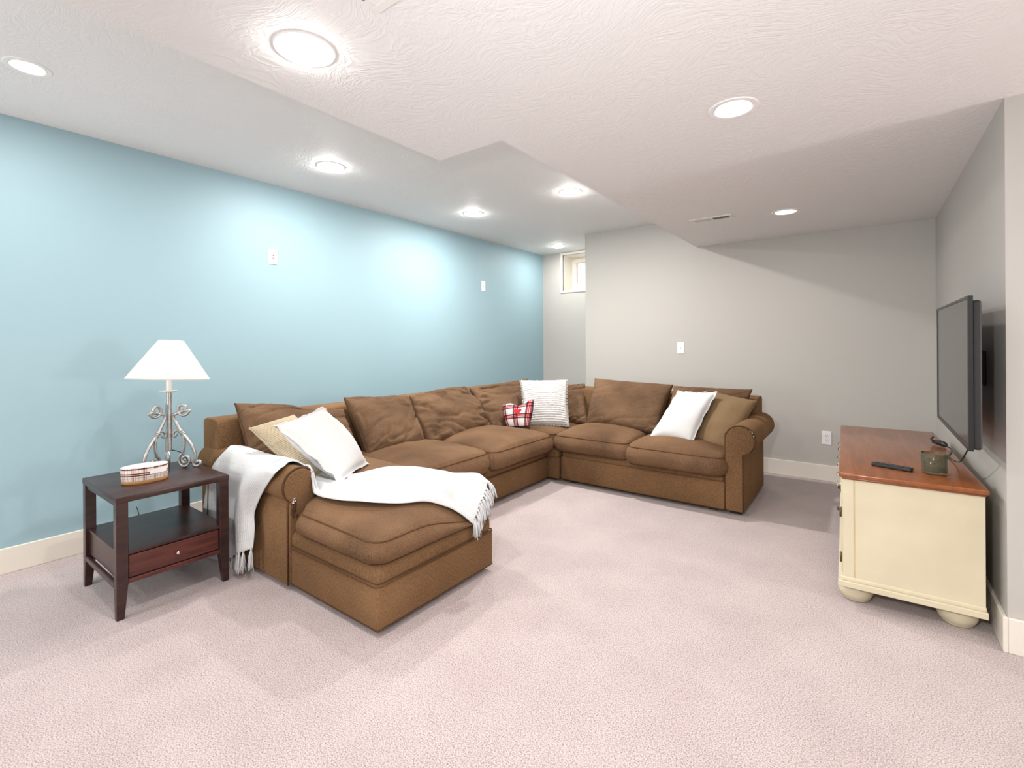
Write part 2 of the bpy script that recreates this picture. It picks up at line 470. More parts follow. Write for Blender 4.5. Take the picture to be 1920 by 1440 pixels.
# niche wall with the window opening
WX0, WX1, WZ0, WZ1 = -3.352, -2.66, 1.915, 2.40
struct(boxes('wall_niche', [(XL, WX0, YN, YN + 0.14, 0, 2.5), (WX0, XN, YN, YN + 0.14, 0, WZ0), (WX0, XN, YN, YN + 0.14, WZ1, 2.5), (WX1, XN, YN, YN + 0.14, WZ0, WZ1)], M_GREY))
win = struct(thing('window_1', None, None, ((WX0 + WX1) / 2, YN, WZ0)))
YW = YN + 0.25
boxo('casing', WX0 - 0.035, WX0, YN - 0.012, YN + 0.02, WZ0 - 0.03, WZ1 + 0.03, M_TRIM, win, 0.003)
boxo('casing', WX1, WX1 + 0.035, YN - 0.012, YN + 0.02, WZ0 - 0.03, WZ1 + 0.03, M_TRIM, win, 0.003)
boxo('casing', WX0, WX1, YN - 0.012, YN + 0.02, WZ1, WZ1 + 0.03, M_TRIM, win, 0.003)
boxo('casing', WX0, WX1, YN - 0.012, YN + 0.02, WZ0 - 0.03, WZ0, M_TRIM, win, 0.003)
boxo('jamb', WX0 - 0.012, WX0 + 0.006, YN + 0.02, YW + 0.06, WZ0 - 0.012, WZ1 + 0.012, M_TRIM, win)
boxo('jamb', WX1 - 0.006, WX1 + 0.012, YN + 0.02, YW + 0.06, WZ0 - 0.012, WZ1 + 0.012, M_TRIM, win)
boxo('jamb', WX0, WX1, YN + 0.02, YW + 0.06, WZ1 - 0.006, WZ1 + 0.012, M_TRIM, win)
boxo('sill', WX0, WX1, YN + 0.02, YW + 0.06, WZ0 - 0.012, WZ0 + 0.006, M_TRIM, win)
boxes('window_frame', [(WX0 + 0.0, WX0 + 0.075, YW, YW + 0.05, WZ0, WZ1), (WX1 - 0.075, WX1, YW, YW + 0.05, WZ0, WZ1), (WX0 + 0.075, WX1 - 0.075, YW, YW + 0.05, WZ0, WZ0 + 0.13), (WX0 + 0.075, WX1 - 0.075, YW, YW + 0.05, WZ1 - 0.075, WZ1)], M_TRIM, win)
fr = boxes('sash', [(WX0 + 0.085, WX0 + 0.125, YW + 0.012, YW + 0.045, WZ0 + 0.135, WZ1 - 0.08), (WX1 - 0.125, WX1 - 0.085, YW + 0.012, YW + 0.045, WZ0 + 0.135, WZ1 - 0.08), (WX0 + 0.125, WX1 - 0.125, YW + 0.012, YW + 0.045, WZ0 + 0.135, WZ0 + 0.17), (WX0 + 0.125, WX1 - 0.125, YW + 0.012, YW + 0.045, WZ1 - 0.115, WZ1 - 0.08)], M_WHITE, win)
gm, gnt, gb = nodes_of('window_glass')
gnt.nodes.remove(gb)
tr = gnt.nodes.new('ShaderNodeBsdfTransparent'); gl = gnt.nodes.new('ShaderNodeBsdfGlossy'); gl.inputs['Roughness'].default_value = 0.02
mxs = gnt.nodes.new('ShaderNodeMixShader'); mxs.inputs[0].default_value = 0.06
gnt.links.new(tr.outputs[0], mxs.inputs[1]); gnt.links.new(gl.outputs[0], mxs.inputs[2]); gnt.links.new(mxs.outputs[0], gnt.nodes['Material Output'].inputs[0])
boxo('pane', WX0 + 0.12, WX1 - 0.12, YW + 0.027, YW + 0.031, WZ0 + 0.165, WZ1 - 0.11, gm, win)

# baseboards: board with an eased top edge
def baseboard(name, x0, x1, y0, y1):
    struct(boxo(name, x0, x1, y0, y1, 0, 0.135, M_TRIM, None, 0.003))
T = 0.015
baseboard('baseboard_left', XL, XL + T, BY0, YN)
baseboard('baseboard_niche', XL + T, XN, YN - T, YN)
baseboard('baseboard_niche_side', XN - T, XN, YB, YN - T)
baseboard('baseboard_back', XN - T, XR - T, YB - T, YB)
baseboard('baseboard_right', XR - T, XR, YR - T, YB)
baseboard('baseboard_return', XR, BX1, YR - T, YR)

# ------------------------------------------------------------------ ceiling lights
def can_light(x, y, z, kind, label, power, r=0.072, glow=9.0):
    t = thing('recessed_light', label, 'ceiling light', (x, y, z), 0, 'recessed ceiling lights')
    ring = [(r, 0.0), (r + 0.004, -0.004), (r + 0.018, -0.004), (r + 0.022, 0.0), (r + 0.022, 0.0005), (r, 0.0005)]
    vs = lathe('trim_ring', ring, M_CANTRIM, t, 40, (x, y, z), cap=False)
    if kind == 'flush':
        ml = mat('lit_lens', (0.9, 0.9, 0.9), 0.5, emit=(1, 0.965, 0.925), estr=glow / (PI * 0.0185))
        lathe('lens', [(r * math.cos(a), -0.002 - 0.024 * math.sin(a)) for a in [i * PI / 2 / 6 * 0.99 for i in range(7)]], ml, t, 24, (x, y, z), cap=True)
        lamp('ceiling_lamp', 'AREA', (x, y, z - 0.028), power, r * 0.6)
    else:
        # white baffle hanging as a shallow cup in the ceiling plane, lens set back in it
        lathe('baffle', [(r, -0.003), (r * 0.98, 0.0), (r * 0.92, 0.0)], M_CANTRIM, t, 40, (x, y, z - 0.001), cap=False)
        lathe('lens', [(0.001, -0.003), (r * 0.92, -0.003), (r * 0.92, -0.001)], M_LENSR, t, 32, (x, y, z), cap=True)
        if power: lamp('ceiling_lamp', 'AREA', (x, y, z - 0.006), power, r * 0.8)
    return t
can_light(-2.975, 0.43, ZH, 'recessed', 'white recessed downlight nearest the left edge, above the side table wall', 12, 0.06)
can_light(-1.433, 0.836, ZL, 'flush', 'largest glowing recessed light, on the lowered ceiling in front of the chaise', 13, glow=6)
can_light(-2.985, 1.926, ZH, 'flush', 'glowing recessed light above the blue wall, over the chaise back', 15)
can_light(-3.002, 3.444, ZH, 'flush', 'glowing recessed light above the blue wall, over the sofa corner', 20)
can_light(-1.943, 3.445, ZH, 'flush', 'glowing recessed light close beside the lowered ceiling edge', 36)
can_light(-3.165, 5.272, ZH, 'flush', 'small glowing recessed light in the niche before the window', 8, glow=5)
can_light(-0.426, 2.082, ZL, 'recessed', 'white recessed downlight in the lowered ceiling, larger one on the right', 4)
can_light(-0.467, 3.982, ZL, 'recessed', 'white recessed downlight beside the far ceiling vent', 3)

# ------------------------------------------------------------------ ceiling vents
def vent(label, x0, x1, y0, y1, z, n):
    t = thing('ceiling_vent', label, 'vent', ((x0 + x1) / 2, (y0 + y1) / 2, z))
    m = 0.026
    boxes('frame', [(x0, x1, y0, y0 + m, z - 0.006, z), (x0, x1, y1 - m, y1, z - 0.006, z), (x0, x0 + m, y0 + m, y1 - m, z - 0.006, z), (x1 - m, x1, y0 + m, y1 - m, z - 0.006, z), ((x0 + x1) / 2 - 0.007, (x0 + x1) / 2 + 0.007, y0 + m, y1 - m, z - 0.006, z)], M_WHITEM, t, 0.0015)
    boxo('backing', x0 + m, x1 - m, y0 + m, y1 - m, z - 0.0012, z - 0.0002, M_DARK, t)
    xm = (x0 + x1) / 2
    me = None
    for half, s in ((0, 1), (1, -1)):
        a, b = (x0 + m, xm - 0.007) if half == 0 else (xm + 0.007, x1 - m)
        for i in range(n):
            cxv = a + (i + 0.5) * (b - a) / n
            if me is None:
                bm = bmesh.new(); bbox(bm, -0.0009, 0.0009, y0 + m - (y0 + y1) / 2, y1 - m - (y0 + y1) / 2, -0.005, 0.005)
                me = bpy.data.meshes.new('slat'); bm.to_mesh(me); bm.free(); me.materials.append(M_WHITEM)
            o = bpy.data.objects.new('slat', me); COL.objects.link(o); o.parent = t
            o.location = (cxv - t.location.x, 0, -0.0048); o.rotation_euler = (0, s * 0.75, 0)
    for sx in (x0 + 0.012, x1 - 0.012):
        lathe('screw', [(0.004, 0), (0.003, -0.002)], M_STEEL, t, 10, (sx, (y0 + y1) / 2, z - 0.006))
    return t
vent('white slotted ceiling register beside the far recessed downlight', -1.098, -0.792, 3.79, 3.915, ZL, 12)
vent('corner of a white ceiling register at the top edge, near the largest light', -1.103, -0.797, 0.745, 0.868, ZL, 12)

# ------------------------------------------------------------------ wall plates
def plate(name, label, cat, c, wall, kind):
    """wall 'x' : on the left wall facing +X ; 'y' : on the back wall facing -Y.  built in world space"""
    t = thing(name, label, cat, c)
    w2, h2 = 0.035, 0.0575
    def B(nm, u0, u1, z0, z1, d0, d1, m, par, bev=0):
        if wall == 'x': return boxo(nm, c[0] + d0, c[0] + d1, c[1] + u0, c[1] + u1, c[2] + z0, c[2] + z1, m, par, bev)
        return boxo(nm, c[0] + u0, c[0] + u1, c[1] - d1, c[1] - d0, c[2] + z0, c[2] + z1, m, par, bev)
    B('plate', -w2, w2, -h2, h2, 0, 0.006, M_WHITE, t, 0.002)
    if kind == 'outlet':
        for s in (-1, 1):
            f = B('receptacle', -0.016, 0.016, s * 0.0195 - 0.0145, s * 0.0195 + 0.0145, 0.004, 0.0075, M_WHITE, t, 0.003)
            B('slot', -0.0075, -0.0055, s * 0.0195 + 0.000, s * 0.0195 + 0.008, 0.0072, 0.0078, M_SLOT, f)
            B('slot', 0.0055, 0.0075, s * 0.0195 + 0.000, s * 0.0195 + 0.008, 0.0072, 0.0078, M_SLOT, f)
            B('slot', -0.0025, 0.0025, s * 0.0195 - 0.009, s * 0.0195 - 0.004, 0.0072, 0.0078, M_SLOT, f)
        B('screw', -0.002, 0.002, -0.002, 0.002, 0.006, 0.0075, M_STEEL, t)
    elif kind == 'switch':
        f = B('toggle_slot', -0.005, 0.005, -0.012, 0.012, 0.005, 0.0066, M_WHITEM, t)
        B('toggle', -0.004, 0.004, -0.008, 0.001, 0.006, 0.014, M_WHITE, t, 0.001)
        B('toggle_shadow_gap', -0.0045, 0.0045, -0.0115, -0.0085, 0.0062, 0.0068, M_SLOT, t)
        for s in (-1, 1): B('screw', -0.002, 0.002, s * 0.03 - 0.002, s * 0.03 + 0.002, 0.006, 0.0072, M_STEEL, t)
    else:
        f = B('jack_insert', -0.017, 0.017, -0.033, 0.033, 0.004, 0.0072, M_WHITE, t, 0.001)
        for s in (-1, 1): B('jack', -0.005, 0.005, s * 0.010 - 0.004, s * 0.010 + 0.004, 0.0068, 0.0082, M_BRONZE, f, 0.001)
    return t
plate('wall_jack', 'white speaker jack plate on the blue wall, nearer the camera', 'wall plate', (XL, 1.872, 1.88), 'x', 'jack')
plate('wall_jack', 'small white speaker jack plate on the blue wall near the window niche', 'wall plate', (XL, 4.396, 1.886), 'x', 'jack')
plate('light_switch', 'white switch plate on the greige back wall above the sofa', 'switch', (-1.515, YB, 1.143), 'y', 'switch')
plate('wall_outlet', 'white double socket low on the back wall between sofa and console', 'socket', (-0.278, YB, 0.37), 'y', 'outlet')

# ------------------------------------------------------------------ soft shapes
def nz(p, s, seed=0.0):
    return mnoise.noise(Vector((p[0] * s + seed * 3.1, p[1] * s - seed * 1.7, p[2] * s + seed)))

def edge_params(n, k=0.16):
    """0..1 samples, denser towards both ends"""
    out = []
    for i in range(n + 1):
        t = i / n
        out.append(t - k * math.sin(2 * PI * t) / (2 * PI) * 4 * 0.9)
    return out

def seat_surface(S, u, v):
    """top surface point of a seat cushion spec"""
    x = S['x0'] + u * (S['x1'] - S['x0'])
    yl, yr = S['ylo'](x), S['yhi'](x)
    y = yl + v * (yr - yl)
    # rounded corners in plan
    rc = S.get('rc', 0.05)
    hx, hy = (S['x1'] - S['x0']) / 2, (yr - yl) / 2
    dx = max(0, abs(u - 0.5) * 2 * hx - (hx - rc)) / rc
    dy = max(0, abs(v - 0.5) * 2 * hy - (hy - rc)) / rc
    if dx > 0 and dy > 0:
        m = max(dx, dy); d = math.hypot(dx, dy)
        k = m / d
        x -= math.copysign(rc * dx * (1 - k), u - 0.5)
        y -= math.copysign(rc * dy * (1 - k), v - 0.5)
    f = max(0.0, 16 * u * (1 - u) * v * (1 - v)) ** S.get('pw', 0.45)
    z = S['zt'](u, v) + S['crown'] * f + S.get('wr', 0.009) * f * nz((x, y, 0), 6, S['seed']) + S.get('dip', 0.016) * f * nz((x, y, 3), 2.2, S['seed'])
    return Vector((x, y, z))

def seat_cushion(S, parent, mat_, name='seat_cushion', nu=30, nv=26, rows=7):
    us, vs_ = edge_params(nu), edge_params(nv)
    V, Fc = [], []
    idx = {}
    for i, u in enumerate(us):
        for j, v in enumerate(vs_):
            idx[i, j] = len(V); V.append(seat_surface(S, u, v))
    for i in range(nu):
        for j in range(nv):
            Fc.append((idx[i, j], idx[i + 1, j], idx[i + 1, j + 1], idx[i, j + 1]))
    per = [(i, 0) for i in range(nu)] + [(nu, j) for j in range(nv)] + [(i, nv) for i in range(nu, 0, -1)] + [(0, j) for j in range(nv, 0, -1)]
    top = [V[idx[p]].copy() for p in per]
    c = sum(top, Vector()) / len(top)
    n = len(per)
    prev = [idx[p] for p in per]
    bot = []
    for k in range(1, rows + 1):
        t = k / rows
        cur = []
        for a in range(n):
            p = top[a]
            tan = top[(a + 1) % n] - top[a - 1]
            out = Vector((tan.y, -tan.x, 0))
            out = out.normalized() if out.length > 1e-6 else Vector((0, 0, 0))
            zb = S['zb']
            puck = S.get('pucker', 0) * math.sin(a * 2.1 + S['seed']) * math.sin(PI * t)
            b = S['bulge'] * math.sin(PI * min(1, t * 0.96 + 0.02)) * (1 + 0.25 * nz(p, 7, S['seed'])) + puck
            if t == 1: b = -0.012
            cur.append(len(V))
            q = p + out * b; q.z = p.z + (zb - p.z) * t
            V.append(q)
            if t == 1: bot.append(q.copy())
        for a in range(n):
            b2 = (a + 1) % n
            Fc.append((prev[a], cur[a], cur[b2], prev[b2]))
        prev = cur
    Fc.append(tuple(prev))
    o = from_vf(name, V, Fc, mat_, parent)
    bm = bmesh.new(); bm.from_mesh(o.data); bmesh.ops.recalc_face_normals(bm, faces=bm.faces); bm.to_mesh(o.data); bm.free()
    wv, wf = tube_vf([p + Vector((0, 0, -0.001)) for p in top], 0.0048, 6, True)
    tube_vf([p + (p - c).normalized() * 0.008 + Vector((0, 0, 0.004)) for p in bot], 0.0045, 6, True, vs=wv, fs=wf)
    w_ = from_vf('piping', wv, wf, M_WELT, o)
    return o

def pillow(name, corners, T, mat_, parent=None, n=34, p=0.42, pull=0.05, ear=0.0, wr=0.012, seed=0.0, flange=0.0, front=None, sag=None, rib=0, ribamp=0, slump=0.0, welt=None, notch=None, wscale=5.0, crease=0.0, cdir=0.6):
    """corners: BL, BR, TR, TL (world).  front: point the front side looks to."""
    bl, br, tr_, tl = [Vector(c) for c in corners]
    N = (br - bl).cross(tl - bl).normalized()
    cen = (bl + br + tr_ + tl) / 4
    if front is not None and N.dot(Vector(front) - cen) < 0: N = -N
    W = (br - bl).length; Hh = (tl - bl).length
    def mid(u, v):
        # u,v in -1..1
        uu, vv = u, v
        uu = u * (1 - pull * (1 - v * v) * abs(u) ** 3)
        vv = v * (1 - pull * (1 - u * u) * abs(v) ** 3)
        if notch and v > 0: vv -= notch[0] * math.exp(-((u - notch[1]) / notch[2]) ** 2) * v ** 3
        if sag: vv -= sag(u) * (max(0, v) ** 2)
        a, b = (uu + 1) / 2, (vv + 1) / 2
        P = bl * (1 - a) * (1 - b) + br * a * (1 - b) + tr_ * a * b + tl * (1 - a) * b
        return P
    def thick(u, v):
        fl = 1 - flange
        a, b = min(1, abs(u) / fl), min(1, abs(v) / fl)
        h = max(0, (1 - a * a) * (1 - b * b)) ** p
        h *= 1 + slump * (-v)
        return h
    V, Fc, UV = [], [], []
    gi = {}
    for side in (1, -1):
        for i in range(n + 1):
            for j in range(n + 1):
                u = math.sin((i / n - 0.5) * PI * 0.92) / math.sin(0.46 * PI) if not rib else 2 * i / n - 1
                v = math.sin((j / n - 0.5) * PI * 0.92) / math.sin(0.46 * PI) if not rib else 2 * j / n - 1
                edge = i in (0, n) or j in (0, n)
                if edge and side == -1:
                    gi[side, i, j] = gi[1, i, j]; continue
                P = mid(u, v)
                h = thick(u, v)
                w_ = wr * nz(P, wscale, seed) + wr * 0.6 * nz(P, wscale * 2.3, seed + 4)
                # creases radiating from the corners and along the seams
                cre = wr * 0.5 * abs(nz((u * 2.2, v * 2.2, side), 2.0, seed + 9)) * (u * u + v * v) 
                d = T / 2 * h + (w_ - cre) * min(1, h * 1.5)
                if crease and side == 1:
                    ca, sa = math.cos(cdir), math.sin(cdir)
                    uu_, vv_ = u * ca + v * sa, -u * sa + v * ca
                    rg = 1 - abs(mnoise.noise(Vector((uu_ * 0.9 + seed, vv_ * 2.6, seed * 2.3)))) * 2.2
                    rg2 = 1 - abs(mnoise.noise(Vector((uu_ * 2.0 - seed, vv_ * 5.0 + 3, seed * 1.3)))) * 2.2
                    wgt = 0.35 + 0.65 * max(abs(u), abs(v)) ** 2
                    d -= crease * wgt * min(1, h * 1.6) * (max(0, rg) ** 4 + 0.5 * max(0, rg2) ** 4)
                if rib and side == 1: d += ribamp * h ** 0.3 * (0.5 + 0.5 * math.cos(v * rib * PI)) * (0.75 + 0.5 * nz((u * 14, v * 9, 0), 1.0, seed))
                if edge: d = 0.003 * math.sin(i * 1.3 + j * 0.9)
                if edge and flange: d += 0.006 * math.sin(i * 0.55 + seed) + 0.005 * math.sin(j * 0.7 + seed)
                gi[side, i, j] = len(V)
                V.append(P + N * (side * d if not edge else d))
                UV.append((u * W / 2, v * Hh / 2))
    for side in (1, -1):
        for i in range(n):
            for j in range(n):
                f = (gi[side, i, j], gi[side, i + 1, j], gi[side, i + 1, j + 1], gi[side, i, j + 1])
                Fc.append(f if side == 1 else f[::-1])
    o = from_vf(name, V, Fc, mat_, parent, True, True, UV)
    bm = bmesh.new(); bm.from_mesh(o.data); bmesh.ops.recalc_face_normals(bm, faces=bm.faces); bm.to_mesh(o.data); bm.free()
    per = [(i, 0) for i in range(n)] + [(n, j) for j in range(n)] + [(i, n) for i in range(n, 0, -1)] + [(0, j) for j in range(n, 0, -1)]
    loop = [V[gi[1, i, j]] for i, j in per]
    if welt:
        wv, wf = tube_vf(loop, welt[0], 6, True)
        from_vf('piping', wv, wf, welt[1], o)
    return o, N, loop, mid, thick

# ------------------------------------------------------------------ the sectional sofa
sofa = thing('sectional_sofa', 'large brown chenille sectional sofa with chaise along the blue and back walls', 'sofa', (-2.3, 2.8, 0))
SX0, SYB = -3.30, 4.42       # rear faces
def sofa_base(x0, x1, y0, y1, zw=0.212, ztop=0.285, welt=True):
    b = boxo('base', x0, x1, y0, y1, 0.03, zw, M_SOFA, sofa, 0.012, 3, True)
    sharp(b)
    r = boxo('base_rail', x0 + 0.004, x1 - 0.004, y0 + 0.004, y1 - 0.004, zw - 0.01, ztop, M_SOFA, sofa, 0.028, 4, True)
    sharp(r, 60)
    if welt:
        q = 0.003; rr = 0.012
        pts = [(x0 + rr, y0 - q), (x1 - rr, y0 - q), (x1 + q, y0 + rr), (x1 + q, y1 - rr), (x1 - rr, y1 + q), (x0 + rr, y1 + q), (x0 - q, y1 - rr), (x0 - q, y0 + rr)]
        tube('piping', [(a, c, zw) for a, c in pts], 0.004, M_WELT, b, 6, True)
    hem = [(x0 + 0.01, y0 + 0.004), (x1 - 0.004, y0 + 0.004), (x1 - 0.004, y1 - 0.004), (x0 + 0.01, y1 - 0.004)]
    tube('hem', [(a, c, 0.032) for a, c in hem], 0.004, M_WELT, b, 6, True)
    for fx in (x0 + 0.09, x1 - 0.09):
        for fy in (y0 + 0.09, y1 - 0.09):
            boxo('foot', fx - 0.03, fx + 0.03, fy - 0.03, fy + 0.03, 0.0, 0.034, M_BLACKM, sofa)
    return b
sofa_base(SX0 + 0.02, -1.605, 1.235, 1.985)                 # chaise
sofa_base(SX0 + 0.02, -2.232, 1.995, 3.53)                  # two-seat run along the blue wall
sofa_base(SX0 + 0.02, -2.135, 3.54, SYB - 0.02, welt=False) # corner
sofa_base(-2.122, -0.80, 3.558, SYB - 0.02, zw=0.225, ztop=0.29, welt=False)  # two-seat run along the back wall

# backrests: long upholstered frames with rounded tops and a slight backward lean
def backrest(axis, a0, a1, r0, r1, z1):
    prof = [(r0, 0.28), (r0 + 0.0, 0.55), (r0 + math.copysign(0.015, r1 - r0) * 1, z1 - 0.05)]
    s = math.copysign(1, r1 - r0)
    pts = [(r1, 0.05), (r1, z1 - 0.03), (r1 - s * 0.012, z1 - 0.008), (r1 - s * 0.035, z1), (r0 + s * 0.05, z1), (r0 + s * 0.02, z1 - 0.012), (r0 + s * 0.008, z1 - 0.045), (r0, 0.28), (r0, 0.05)]
    return prism('backrest', pts, axis, a0, a1, M_SOFA, sofa, shade=True, bevel=0.008)
backrest('y', 1.24, SYB, -3.075, SX0, 0.758)
backrest('x', -3.075, -0.695, 4.19, SYB, 0.757)

# rolled arms
def arm(axis, a0, a1, inner, sgn, zr, r=0.094, wbody=0.128, label=None):
    """profile across the arm: s=+1 roll bulges towards +coordinate.  front end at a1"""
    cyl = inner + sgn * (r)                     # roll centre coordinate
    body_out = inner + sgn * wbody
    zc = zr - r
    prof = [(inner, 0.03)]
    prof.append((inner, zc))
    for i in range(1, 22):
        th = PI - i * (PI * 1.30) / 21
        prof.append((cyl + sgn * r * math.cos(th), zc + r * math.sin(th)))
    prof.append((body_out, zc - r * 1.02))
    prof.append((body_out, 0.03))
    o = prism('arm', prof, axis, a0, a1, M_SOFA, sofa, shade=True, bevel=0.0)
    # front panel slightly proud with welt round its outline
    def P(c, z, a): return (a, c, z) if axis == 'x' else (c, a, z)
    fwd = math.copysign(1, a1 - a0)
    tube('piping', catmull([P(c - 0, z, a1) for c, z in prof], 2), 0.0048, M_WELT, o, 6)
    inset = 0.006
    cc = (inner + body_out) / 2
    pan = [(c + (cc - c) * 0.07, z + (0.3 - z) * 0.02) for c, z in prof]
    prism('front_panel', pan, axis, a1 - fwd * 0.002, a1 + fwd * 0.010, M_SOFA, o, shade=True, bevel=0.004)
    boxo('foot', *( (min(a0, a1) + 0.05, min(a0, a1) + 0.11, min(inner, body_out) + 0.02, max(inner, body_out) - 0.02) if axis == 'x' else (min(inner, body_out) + 0.02, max(inner, body_out) - 0.02, min(a0, a1) + 0.05, min(a0, a1) + 0.11) ), 0.0, 0.034, M_BLACKM, sofa)
    return o
arm_l = arm('x', SX0 + 0.03, -2.275, 1.368, -1, 0.592, r=0.086, wbody=0.146)
arm_r = arm('y', SYB - 0.04, 3.572, -0.797, 1, 0.625, r=0.098, wbody=0.115)

# worn, torn spot at the front of the chaise arm and scuffs on the other arm
def scraps(name, c, ax_u, ax_v, ax_n, w_, h_, n, mt, parent, size, seed):
    rnd = random.Random(seed)
    bm = bmesh.new()
    for i in range(n):
        a, b = rnd.gauss(0, w_), rnd.gauss(0, h_)
        p = Vector(c) + Vector(ax_u) * a + Vector(ax_v) * b + Vector(ax_n) * rnd.uniform(0.0, 0.003)
        r = bmesh.ops.create_icosphere(bm, subdivisions=1, radius=size * rnd.uniform(0.5, 1.3))
        M = Matrix.Translation(p) @ Matrix.Rotation(rnd.uniform(0, 6), 4, 'X') @ Matrix.Rotation(rnd.uniform(0, 6), 4, 'Y') @ Matrix.Diagonal((1, 0.5, 0.35, 1))
        for v in r['verts']: v.co = M @ v.co
    return from_bm(name, bm, mt, parent, True)
cT = onx(560, 950, -2.262)
setp(scraps('torn_patch', onx(551, 950, -2.262), (0, 1, 0), (0, 0, 1), (1, 0, 0), 0.008, 0.022, 60, M_TORN, arm_l, 0.007, 3), 'dark frayed tear at the arm front')
scraps('stuffing', onx(551, 940, -2.258), (0, 1, 0), (0, 0, 1), (1, 0, 0), 0.004, 0.006, 9, M_BATT, arm_l, 0.005, 5)
scraps('worn_spot', ony(1409, 811, 3.562), (0.8, 0, -0.6), (0, 0, 1), (0, -1, 0), 0.006, 0.002, 7, M_BATT, arm_r, 0.004, 8)
scraps('worn_spot', ony(1413.5, 819, 3.562), (0.8, 0, -0.6), (0, 0, 1), (0, -1, 0), 0.002, 0.002, 3, M_BATT, arm_r, 0.004, 9)

# seat cushions
CH = dict(x0=-3.05, x1=-1.618, ylo=lambda x: 1.245 + 0.133 * smooth(-2.215, -2.262, x), yhi=lambda x: 1.985,
          zb=0.283, zt=lambda u, v: 0.380 + 0.035 * smooth(0.3, 1.0, v) * (1 - smooth(0.88, 0.97, u)) - 0.075 * smooth(0.3, 0.85, v) * smooth(0.90, 1.0, u) + 0.02 * (1 - u), crown=0.080, bulge=0.03, seed=1.0, rc=0.07, pw=0.42)
L1 = dict(x0=-3.05, x1=-2.215, ylo=lambda x: 1.992, yhi=lambda x: 2.728, zb=0.255, zt=lambda u, v: 0.402, crown=0.072, bulge=0.03, seed=2.0, rc=0.10, pw=0.42)
L2 = dict(x0=-3.05, x1=-2.19, ylo=lambda x: 2.735, yhi=lambda x: 3.545, zb=0.262, zt=lambda u, v: 0.398, crown=0.085, bulge=0.03, seed=3.0, rc=0.07, pw=0.42, pucker=0.006)
CR = dict(x0=-3.05, x1=-2.20, ylo=lambda x: 3.565, yhi=lambda x: 4.21, zb=0.27, zt=lambda u, v: 0.40, crown=0.045, bulge=0.015, seed=4.0, rc=0.05)
R1 = dict(x0=-2.175, x1=-1.515, ylo=lambda x: 3.535, yhi=lambda x: 4.20, zb=0.275, zt=lambda u, v: 0.405, crown=0.07, bulge=0.032, seed=5.0, rc=0.07, pw=0.42)
R2 = dict(x0=-1.505, x1=-0.802, ylo=lambda x: 3.515, yhi=lambda x: 4.20, zb=0.262, zt=lambda u, v: 0.395, crown=0.07, bulge=0.032, seed=6.0, rc=0.07, pw=0.42)
for S in (CH, L1, L2, CR, R1, R2):
    seat_cushion(S, sofa, M_SEAT, nu=44 if S is CH else 32)

# back cushions: corners picked on the leaning planes the cushions rest in
def lean_x(px, py, off=0.0):   # left run: leans back towards -X
    p0 = Vector((-2.78 + off, 0, 0.44)); d = Vector((-0.30, 0, 0.38))
    return on_plane(px, py, p0, (d.z, 0, -d.x))
def lean_y(px, py, off=0.0):   # back run: leans back towards +Y
    p0 = Vector((0, 3.98 + off, 0.44)); d = Vector((0, 0.20, 0.40))
    return on_plane(px, py, p0, (0, d.z, -d.y))
FR = (0, 0, 1.2)
def bc(f, pts, T, seed, **k):
    a = dict(p=0.30, pull=0.035, wr=0.020, slump=0.15, n=56, crease=0.022, welt=(0.004, M_WELT), front=FR, wscale=4.5)
    a.update(k)
    return pillow('back_cushion', [f(*q) for q in pts], T, M_BACK, sofa, seed=seed, **a)[0]
bc(lean_x, [(470, 872), (668, 846), (642, 766), (440, 757)], 0.20, 1, sag=lambda u: 0.22 * math.exp(-((u - 0.5) / 0.4) ** 2))
bc(lean_x, [(690, 854), (796, 834), (764, 744), (645, 746)], 0.22, 2)
bc(lean_x, [(803, 838), (919, 800), (872, 725), (768, 744)], 0.24, 3, pull=-0.02, wr=0.026, crease=0.035, cdir=-0.7)
bc(lean_x, [(925, 806), (1000, 800), (990, 710), (880, 728)], 0.18, 4, wr=0.028, crease=0.035, cdir=-0.5)
bc(lambda a, b: lean_y(a, b, 0.10), [(1010, 800), (1103, 795), (1096, 720), (1005, 722)], 0.16, 5, wr=0.024, crease=0.03, cdir=0.5)
bc(lean_y, [(1100, 797), (1234, 815), (1262, 722), (1116, 710)], 0.21, 6, wr=0.012, crease=0.008)
bc(lean_y, [(1240, 818), (1378, 838), (1410, 731), (1264, 724)], 0.20, 7, wr=0.016)

# ------------------------------------------------------------------ throw pillows
def top_pillow(name, label, cat, corners, T, mt, **k):
    o, N, loop, mid, th = pillow(name, corners, T, mt, None, front=FR, **k)
    # origin to the lowest corner so that the thing has a base of its own
    setp(o, label, cat, 'throw pillows on the sofa')
    return o, N, loop, mid, th

# white linen pillow on the chaise: lower edge on the seat, leaning back to the left
P = [onz(637, 907, 0.475), onz(692, 870, 0.485), None, None]
def at_dist(px, py, d): return EYE + ray(px, py) * d
P[2] = at_dist(606, 761, 2.60); P[3] = at_dist(512, 798, 2.52)
o1 = top_pillow('throw_pillow', 'bright white linen pillow with flange edge leaning on the chaise', 'pillow', P, 0.17, M_LINEN, p=0.42, pull=0.06, flange=0.09, wr=0.010, seed=21, n=40)
tube('seam', [q for q in o1[2]], 0.0025, M_LINEN, o1[0], 6, True)
Q = [at_dist(568, 900, 2.56), at_dist(650, 876, 2.72), at_dist(551, 778, 2.80), at_dist(467, 803, 2.66)]
top_pillow('throw_pillow', 'beige wide-rib corduroy pillow tucked behind the white linen pillow', 'pillow', Q, 0.15, M_CORD, p=0.40, pull=0.05, wr=0.010, seed=22, welt=(0.003, M_CORD))
